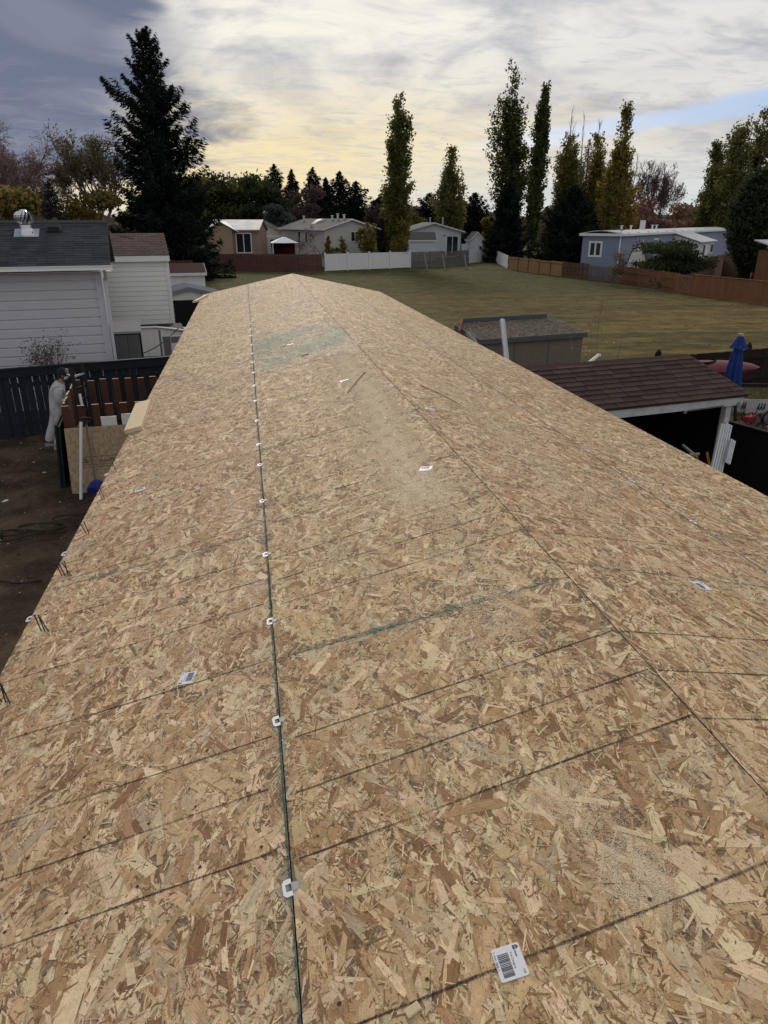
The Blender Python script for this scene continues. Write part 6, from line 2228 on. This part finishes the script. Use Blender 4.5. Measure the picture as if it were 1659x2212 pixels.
# pale upright gutter in front of it
a_, c_ = D(1084, 690, 17.5), D(1096, 800, 16.6)
c_ = c_ + (c_ - a_) * (c_[2] / (a_[2] - c_[2]))
b = MB(); b.bar(a_, c_, .085, .07, up=(0, -1, 0)); b.bar(a_ - np.array([.045, .05, 0]), c_ - np.array([.045, .05, 0]), .014, .03, up=(0, -1, 0)); b.bar(a_ - np.array([-.045, .05, 0]), c_ - np.array([-.045, .05, 0]), .014, .03, up=(0, -1, 0))
tag(b.build('downspout_length', M_DIRTYWHITE), 'pale downspout length standing in front of the weathered shed', 'downspout')
b = MB()
p_ = [D(1008, 722, 20.2), D(1018, 716, 20.4), D(1036, 752, 20.0)]
b.bar(p_[0] + (0, 0, .05), p_[2], .07, .08); b.tube([p_[0], p_[1], p_[2]], .018, 6); b.bar(p_[2], p_[2] * (1, 1, 0), .05, .05)
tag(b.build('bracket_post', M_PLASTIC_GREYL), 'pale metal bracket on a post at the left end of the weathered shed', 'bracket')
b = MB()
q0, q1 = D(1262, 792, 19.5), D(1292, 768, 19.9)
b.tube([q0 + (q0 - q1) * (q0[2] / (q1[2] - q0[2])) * .98, q1], .05, 10); b.tube([q1, q1 + np.array([.05, .03, -.01])], [.065, .06], 10)
tag(b.build('white_pipe', M_PIPE), 'white pipe with a collar poking up behind the brown shingles', 'pipe')
for i, (px, d, py, w_, sd_, lab) in enumerate(((1288, 20.3, 640, .7, 301, 'tall leafless sapling above the white pipe'), (1330, 20.8, 738, .5, 302, 'short dry stalk right of the white pipe'), (1232, 20.4, 722, .35, 303, 'dry vine stalk against the weathered shed wall'), (1256, 20.6, 720, .3, 304, 'thin stalk at the right corner of the weathered shed'))):
    bare_tree(lab, at(px, d), height(py, px + 8, d), w_, sd_, 'saplings', 3, 4, [(.30, .24, .05), (.25, .2, .06)], M_TWIG, kids=(1, 2), lsize=.04, name='sapling', rad0=.016)

# dark board fence on the field side
df0, df1 = G(1380, 792, .35) * (1, 1, 0), None
df1 = np.array([14.62, 19.38, 0]); ddir = np.array([math.cos(R(11)), math.sin(R(11)), 0])
df0 = df1 - ddir * 9.4
db = thing('dark_board_fence', 'dark stained board fence with thin light gaps behind the kayak', 'fence', df0, R(11))
x = 0
while x < 12.4:
    b = MB(); b.box(x, x + .135, 0, .02, .02, 1.12 + random.uniform(-.008, .008)); b.build('board', M_BARKDARK, db)
    x += .148
b = MB(); b.box(0, 12.4, -.06, -.003, .22, .30); b.box(0, 12.4, -.06, -.003, .86, .94); b.build('rail', M_BARKDARK, db)
for x, px in ((5.0, 0), (8.4, 0)):
    b = MB(); b.box(x - .06, x + .06, .022, .14, 0, 1.22); b.lathe([(.10, 1.22), (.10, 1.26), (.0, 1.34)], 4, (x, .08, 0)); b.build('post', M_BARKDARK, db)

# kayak on trestles
ka = D(1640, 793, 16.2); kb = D(1470, 788, 15.6)
kd = (kb - ka); kL = 3.3
kd = kd / np.linalg.norm(kd); kd[2] = 0
ky = thing('kayak', 'maroon kayak lying on trestles behind the shelter roof', 'kayak', ka, math.atan2(-kd[1], -kd[0]))
b = MB()
nst, nr = 15, 14
for i in range(nst):
    q = i / (nst - 1)
    w_ = .33 * math.sin(math.pi * q) ** .65 + .004
    hh_ = .17 * math.sin(math.pi * q) ** .55 + .004
    for k in range(nr):
        t_ = 2 * math.pi * k / nr
        zz = math.sin(t_)
        b.v.append((-kL * q, w_ * math.cos(t_), .03 * math.sin(math.pi * q) + hh_ * (zz * (1.15 if zz > 0 else .95))))
for i in range(nst - 1):
    for k in range(nr):
        k2 = (k + 1) % nr
        b.f.append((i * nr + k, i * nr + k2, (i + 1) * nr + k2, (i + 1) * nr + k)); b.m.append(0)
b.build('hull', M_KAYAK, ky, smooth=True)
b = MB()
for s_ in (-1, 1):
    b.tube([(-kL * q, s_ * (.335 * math.sin(math.pi * q) ** .65 + .006), .03 * math.sin(math.pi * q)) for q in np.linspace(0, 1, 15)], .014, 6)
b.build('seam_rim', M_KAYAK, ky)
b = MB(); b.lathe([(.001, .0), (.30, .0), (.32, .02), (.30, .035)], 18, (0, 0, 0)); o = b.build('cockpit', M_RUBBER, ky); o.location = (-kL * .52, 0, .205); o.scale = (1.5, .72, 1)
for i, q in enumerate((.28, .74)):
    tp = thing('trestle', ['dark trestle under the kayak bow end', 'dark trestle under the kayak stern end'][i], 'trestle', ka + np.array([-math.cos(ky.rotation_euler.z), -math.sin(ky.rotation_euler.z), 0]) * kL * q - np.array([0, 0, ka[2]]), ky.rotation_euler.z, 'trestles under the kayak')
    hz = ka[2] - .15
    b = MB(); b.box(-.04, .04, -.45, .45, hz - .09, hz); b.build('beam', M_BARKDARK, tp)
    for sy_ in (-1, 1):
        for sx_ in (-1, 1):
            b = MB(); b.bar((0, sy_ * .4, hz - .05), (sx_ * .22, sy_ * .44, 0), .05, .05); b.build('leg', M_BARKDARK, tp)

# folded blue parasol
um = D(1580, 835, 13.3) * (1, 1, 0)
zt_ = height(722, 1578, 13.3)
ub = thing('parasol', 'folded dark blue garden parasol behind the shingled shelter', 'parasol', um, .3)
b = MB(); b.tube([(0, 0, 0), (0, 0, zt_ - .05)], .022, 8); b.build('pole', M_GREYWOOD, ub)
b = MB(); b.lathe([(.0, .10), (.20, .09), (.24, .0)], 14); b.build('base', M_RUBBER, ub)
b = MB()
fold = lambda t_, j: 1 + .22 * math.cos(8 * t_) * min(1, j / 2) + .06 * math.sin(3 * t_)
b.lathe([(.045, zt_ - .16), (.085, zt_ - .34), (.115, zt_ - .60), (.135, zt_ - .90), (.150, zt_ - 1.02), (.145, zt_ - 1.12)], 48, mi=0, fold=fold)
b.build('canopy', M_BLUECLOTH, ub, smooth=True)
b = MB()
fold2 = lambda t_, j: 1 + .20 * math.cos(8 * t_ + .3) * min(1, j / 2)
b.lathe([(.03, zt_ - .02), (.055, zt_ - .06), (.10, zt_ - .18), (.145, zt_ - .255)], 48, fold=fold2)
b.build('vent_flap', M_BLUECLOTH, ub, smooth=True)
b = MB(); b.lathe([(.0, zt_ + .02), (.05, zt_ + .01), (.055, zt_ - .03), (.03, zt_ - .04)], 12); b.build('finial', M_PLASTIC_GREYL, ub)

# clutter beyond the black fence
def yd(px, py):
    return G(px, py)


ra = thing('low_rail_fence', 'low dark rail fence between the shelter and the far lawn', 'fence', yd(1585, 880), R(-12))
b = MB(); b.bar((-.6, 0, .62), (4.5, 0, .55), .05, .10); b.build('rail', M_BARKDARK, ra)
for x in (1.1, 2.9):
    b = MB(); b.box(x - .05, x + .05, -.05, .05, 0, .62); b.build('post', M_BARKDARK, ra)
for i, (px, py, w_, h_, lab) in enumerate(((1596, 890, .34, .34, 'small white sign with dark marks nearest the shelter post'), (1633, 893, .62, .36, 'wider white sign with dark marks left of the rail post'))):
    sg = thing('yard_sign', lab, 'sign', yd(px, py + 8), R(-8), 'white signs under the low rail')
    b = MB(); b.box(-w_ / 2, w_ / 2, 0, .02, .10, .10 + h_); b.build('board', M_SIGN, sg)
    b = MB(); b.box(-w_ / 2 + .04, -w_ / 2 + .07, .02, .05, 0, .12); b.box(w_ / 2 - .07, w_ / 2 - .04, .02, .05, 0, .12); b.build('stake', M_GREYWOOD, sg)
    b = MB()
    for k in range(3):
        x = (-.02 if i else .02) + k * .075
        b.bar((x, -.004, .18), (x + .05, -.004, .36), .006, .028, up=(1, 0, 0)); b.bar((x + .05, -.004, .20), (x + .035, -.004, .33), .006, .02, up=(1, 0, 0))
    b.build('marking', M_INK, sg)
rc = thing('fuel_can', 'small red fuel can among the clutter beyond the black fence', 'fuel can', yd(1618, 916), R(15))
b = MB(); b.hexa([(-.16, -.1, 0), (.16, -.1, 0), (.16, .1, 0), (-.16, .1, 0), (-.13, -.08, .2), (.10, -.08, .23), (.10, .08, .23), (-.13, .08, .2)]); b.build('body', M_RED, rc, bevel=.015)
b = MB(); b.tube([(-.08, 0, .2), (-.06, 0, .29), (.05, 0, .30), (.07, 0, .22)], .016, 6); b.build('handle', M_RED, rc)
b = MB(); b.tube([(.1, 0, .2), (.2, 0, .31)], [.025, .012], 6); b.build('spout', M_RUBBER, rc)
mw = thing('barrow', 'grey wheeled garden barrow at the right edge beyond the black fence', 'barrow', yd(1668, 925), R(-5))
for s_ in (-1, 1):
    b = MB(); y_ = -.16 * s_ * -1
    n = 18
    b.tube([(0, s_ * .2 - .03, .20), (0, s_ * .2 + .03, .20)], .20, n); w1 = b.build('wheel', M_RUBBER, mw)
    b = MB(); b.tube([(0, s_ * .2 - .036, .20), (0, s_ * .2 + .036, .20)], .15, n); b.build('rim', M_PLASTIC_GREYL, w1)
b = MB(); b.hexa([(.05, -.15, .15), (.7, -.15, .15), (.7, .15, .15), (.05, .15, .15), (-.05, -.2, .40), (.8, -.2, .42), (.8, .2, .42), (-.05, .2, .40)]); b.build('tray', M_PLASTIC_GREY, mw)
rng_ = np.random.default_rng(77)
P = np.array([yd(rng_.uniform(1585, 1700), rng_.uniform(895, 950)) for _ in range(900)])
P[:, 2] += rng_.uniform(.01, .09, len(P))
tag(np_mesh('dead_leaf_litter', leaf_quads(P, rng_.uniform(.03, .08, len(P)), rng_, .6), 4, M_DUST, None, cmix(rng_, len(P), [(.10, .06, .045), (.16, .12, .09), (.26, .23, .20), (.05, .035, .03)])), 'dead leaves and rubble on the ground beyond the black fence', 'litter', None, 'stuff')
# grass tufts on the near lawn
rng_ = np.random.default_rng(78)
n = 16000
P = np.stack([rng_.uniform(9, 19, n), rng_.uniform(12.5, 20, n), np.full(n, .03)], 1)
ax = rng_.normal(0, .35, (n, 3)); ax[:, 2] = 1; ax /= np.linalg.norm(ax, axis=1, keepdims=True)
tag(np_mesh('lawn_grass', leaf_quads(P, rng_.uniform(.03, .075, n), rng_, .16, ax, .9), 4, M_LEAF, None, cmix(rng_, n, [(.09, .10, .04), (.13, .12, .05), (.16, .13, .06)])), 'rough yellow green grass of the lawn by the kayak', 'grass', None, 'stuff')

# ------------------------------------------------------------------ the person in white
pp_ = G(122, 968)
per = thing('person', 'person in white hooded coveralls, dark cap and pale mask leaning forward by the navy fence', 'person', pp_, R(12))
per.rotation_euler.y = R(11)


def skin_obj(name, joints, edges, m, parent, sub=2, root=0):
    me = bpy.data.meshes.new(name)
    me.from_pydata([j[:3] for j in joints], edges, [])
    me.materials.append(m)
    o = link(name, me, parent)
    sk = o.modifiers.new('skin', 'SKIN')
    sk.use_smooth_shade = True
    lay = me.skin_vertices[0] if me.skin_vertices else None
    if lay is None:
        bpy.context.view_layer.objects.active = o
        o.select_set(True)
        bpy.ops.mesh.customdata_skin_add()
        o.select_set(False)
        lay = me.skin_vertices[0]
    for i, j in enumerate(joints):
        r_ = j[3]
        lay.data[i].radius = r_ if hasattr(r_, '__len__') else (r_, r_)
        lay.data[i].use_root = (i == root)
    sb = o.modifiers.new('sub', 'SUBSURF')
    sb.levels = sub
    sb.render_levels = sub
    return o


# faces local +x; +y away from the camera, -y towards it. Joint list: (x,y,z,radius)
HP = 1.0
def limb(J, E, start, pts):
    last = start
    for p in pts:
        J.append(p); E.append((last, len(J) - 1)); last = len(J) - 1
    return last


J = [(0, 0, .93, (.13, .15))]; E = []
sp = limb(J, E, 0, [(.0, 0, 1.10, (.12, .14)), (.01, 0, 1.30, (.125, .165)), (.02, 0, 1.44, (.10, .15))])
nk = limb(J, E, sp, [(.035, 0, 1.52, .055), (.05, 0, 1.58, .062)])
hd = limb(J, E, nk, [(.075, 0, 1.64, (.088, .076)), (.07, 0, 1.71, (.090, .078)), (.06, 0, 1.745, .05)])
fc = limb(J, E, nk + 1, [(.155, 0, 1.625, .020)])
for s_ in (-1, 1):
    kn = limb(J, E, 0, [(.0, s_ * .10, .84, .095), (.03 if s_ < 0 else -.02, s_ * .11, .48, .062), (-.02 if s_ < 0 else -.08, s_ * .115, .12, .045), (.0 if s_ < 0 else -.06, s_ * .115, .05, .04), (.14 if s_ < 0 else .08, s_ * .12, .03, .03)])
    el = limb(J, E, sp, [(.02, s_ * .185, 1.40, .062), (.06, s_ * .235, 1.14, .046), (.27, s_ * .17, 1.10, .034)])
    pal = limb(J, E, el, [(.33, s_ * .15, 1.115, (.034, .018)), (.37, s_ * .145, 1.12, (.036, .016))])
    for k, (dy, ln2) in enumerate(((-.028, .060), (-.010, .072), (.010, .068), (.027, .052))):
        limb(J, E, pal, [(.40, s_ * .145 + dy, 1.115, .009), (.40 + ln2 * .5, s_ * .145 + dy, 1.095, .008), (.40 + ln2 * .55, s_ * .145 + dy, 1.065, .007)])
    limb(J, E, pal - 1, [(.345, s_ * .15 - s_ * .045, 1.13, .010), (.38, s_ * .15 - s_ * .055, 1.12, .008)])
skin_obj('body', J, E, M_SKIN, per, 1)
J = [(0, 0, .93, (.165, .185))]; E = []
sp = limb(J, E, 0, [(-.01, 0, 1.06, (.150, .170)), (-.01, 0, 1.26, (.160, .190)), (.005, 0, 1.41, (.130, .175)), (.03, 0, 1.50, (.080, .085))])
for s_ in (-1, 1):
    fx = .10 if s_ < 0 else -.14
    limb(J, E, 0, [(fx * .15, s_ * .11, .80, (.135, .120)), (fx * .75 + .05, s_ * .125, .50, .118), (fx * .8, s_ * .125, .28, .115), (fx * .8 - .02, s_ * .125, .15, .110), (fx * .8 - .02, s_ * .125, .10, .092)])
    limb(J, E, sp - 1, [(.0, s_ * .215, 1.385, .098), (-.02, s_ * .265, 1.24, .088), (.02, s_ * .27, 1.11, .086), (.17, s_ * .22, 1.09, .074), (.29, s_ * .17, 1.11, .060)])
J = [(*q[:3], tuple(1.10 * w for w in q[3]) if hasattr(q[3], '__len__') else 1.10 * q[3]) for q in J]
skin_obj('coverall', J, E, M_COVERALL, per, 2)
# cap, hair, mask, ear, shoes
b = MB()
b.lathe([(.112, -.02), (.114, .03), (.104, .075), (.075, .110), (.03, .126), (.0, .128)], 20)
o = b.build('cap', M_CAP, per, smooth=True); o.location = (.062, 0, 1.685); o.scale = (1.0, .88, 1); o.rotation_euler = (0, .12, 0)
b = MB()
for i in range(8):
    t0_, t1_ = R(-62 + 15.5 * i), R(-62 + 15.5 * (i + 1))
    b.poly([(.10 * math.cos(t0_), .09 * math.sin(t0_), .0), (.10 * math.cos(t0_) + .11 * math.cos(t0_ * .5), .095 * math.sin(t0_), -.035), (.10 * math.cos(t1_) + .11 * math.cos(t1_ * .5), .095 * math.sin(t1_), -.035), (.10 * math.cos(t1_), .09 * math.sin(t1_), .0)])
    b.poly([(.10 * math.cos(t0_), .09 * math.sin(t0_), .10), (.102 * math.cos(t0_), .092 * math.sin(t0_), .0), (.102 * math.cos(t1_), .092 * math.sin(t1_), .0), (.06 * math.cos(t1_), .07 * math.sin(t1_), .098)])
o = b.build('cap_brim', M_CAPBRIM, per); o.location = (.078, 0, 1.695)
sol = o.modifiers.new('thick', 'SOLIDIFY'); sol.thickness = .008
b = MB(); b.lathe([(.0, .06), (.035, .045), (.058, .01), (.064, -.02), (.05, -.05)], 14)
o = b.build('face_mask', M_WHITE, per, smooth=True); o.location = (.125, 0, 1.615); o.rotation_euler = (0, R(80), 0)
b = MB(); b.lathe([(.086, -.075), (.094, -.02), (.098, .03)], 16)
o = b.build('hair', M_CAP, per, smooth=True); o.location = (.048, 0, 1.665); o.scale = (.95, .86, 1)
for s_ in (-1, 1):
    b = MB(); b.lathe([(.0, -.034), (.018, -.02), (.022, .005), (.014, .03), (.0, .034)], 10); o = b.build('ear', M_SKIN, per, smooth=True); o.location = (.068, s_ * .082, 1.64); o.scale = (.9, .4, 1)
    b = MB()
    x0 = -.04 if s_ < 0 else -.22
    pr = [(x0, .045, .10), (x0 + .10, .048, .11), (x0 + .18, .047, .065), (x0 + .26, .038, .045), (x0 + .285, .02, .03)]
    for (xa, wa, ha), (xb, wb, hb) in zip(pr[:-1], pr[1:]):
        b.hexa([(xa, s_ * .118 - wa, 0), (xb, s_ * .118 - wb, 0), (xb, s_ * .118 + wb, 0), (xa, s_ * .118 + wa, 0), (xa, s_ * .118 - wa * .8, ha), (xb, s_ * .118 - wb * .8, hb), (xb, s_ * .118 + wb * .8, hb), (xa, s_ * .118 + wa * .8, ha)])
    o = b.build('shoe', M_PLASTIC_GREYL, per); o.rotation_euler.y = -R(11)
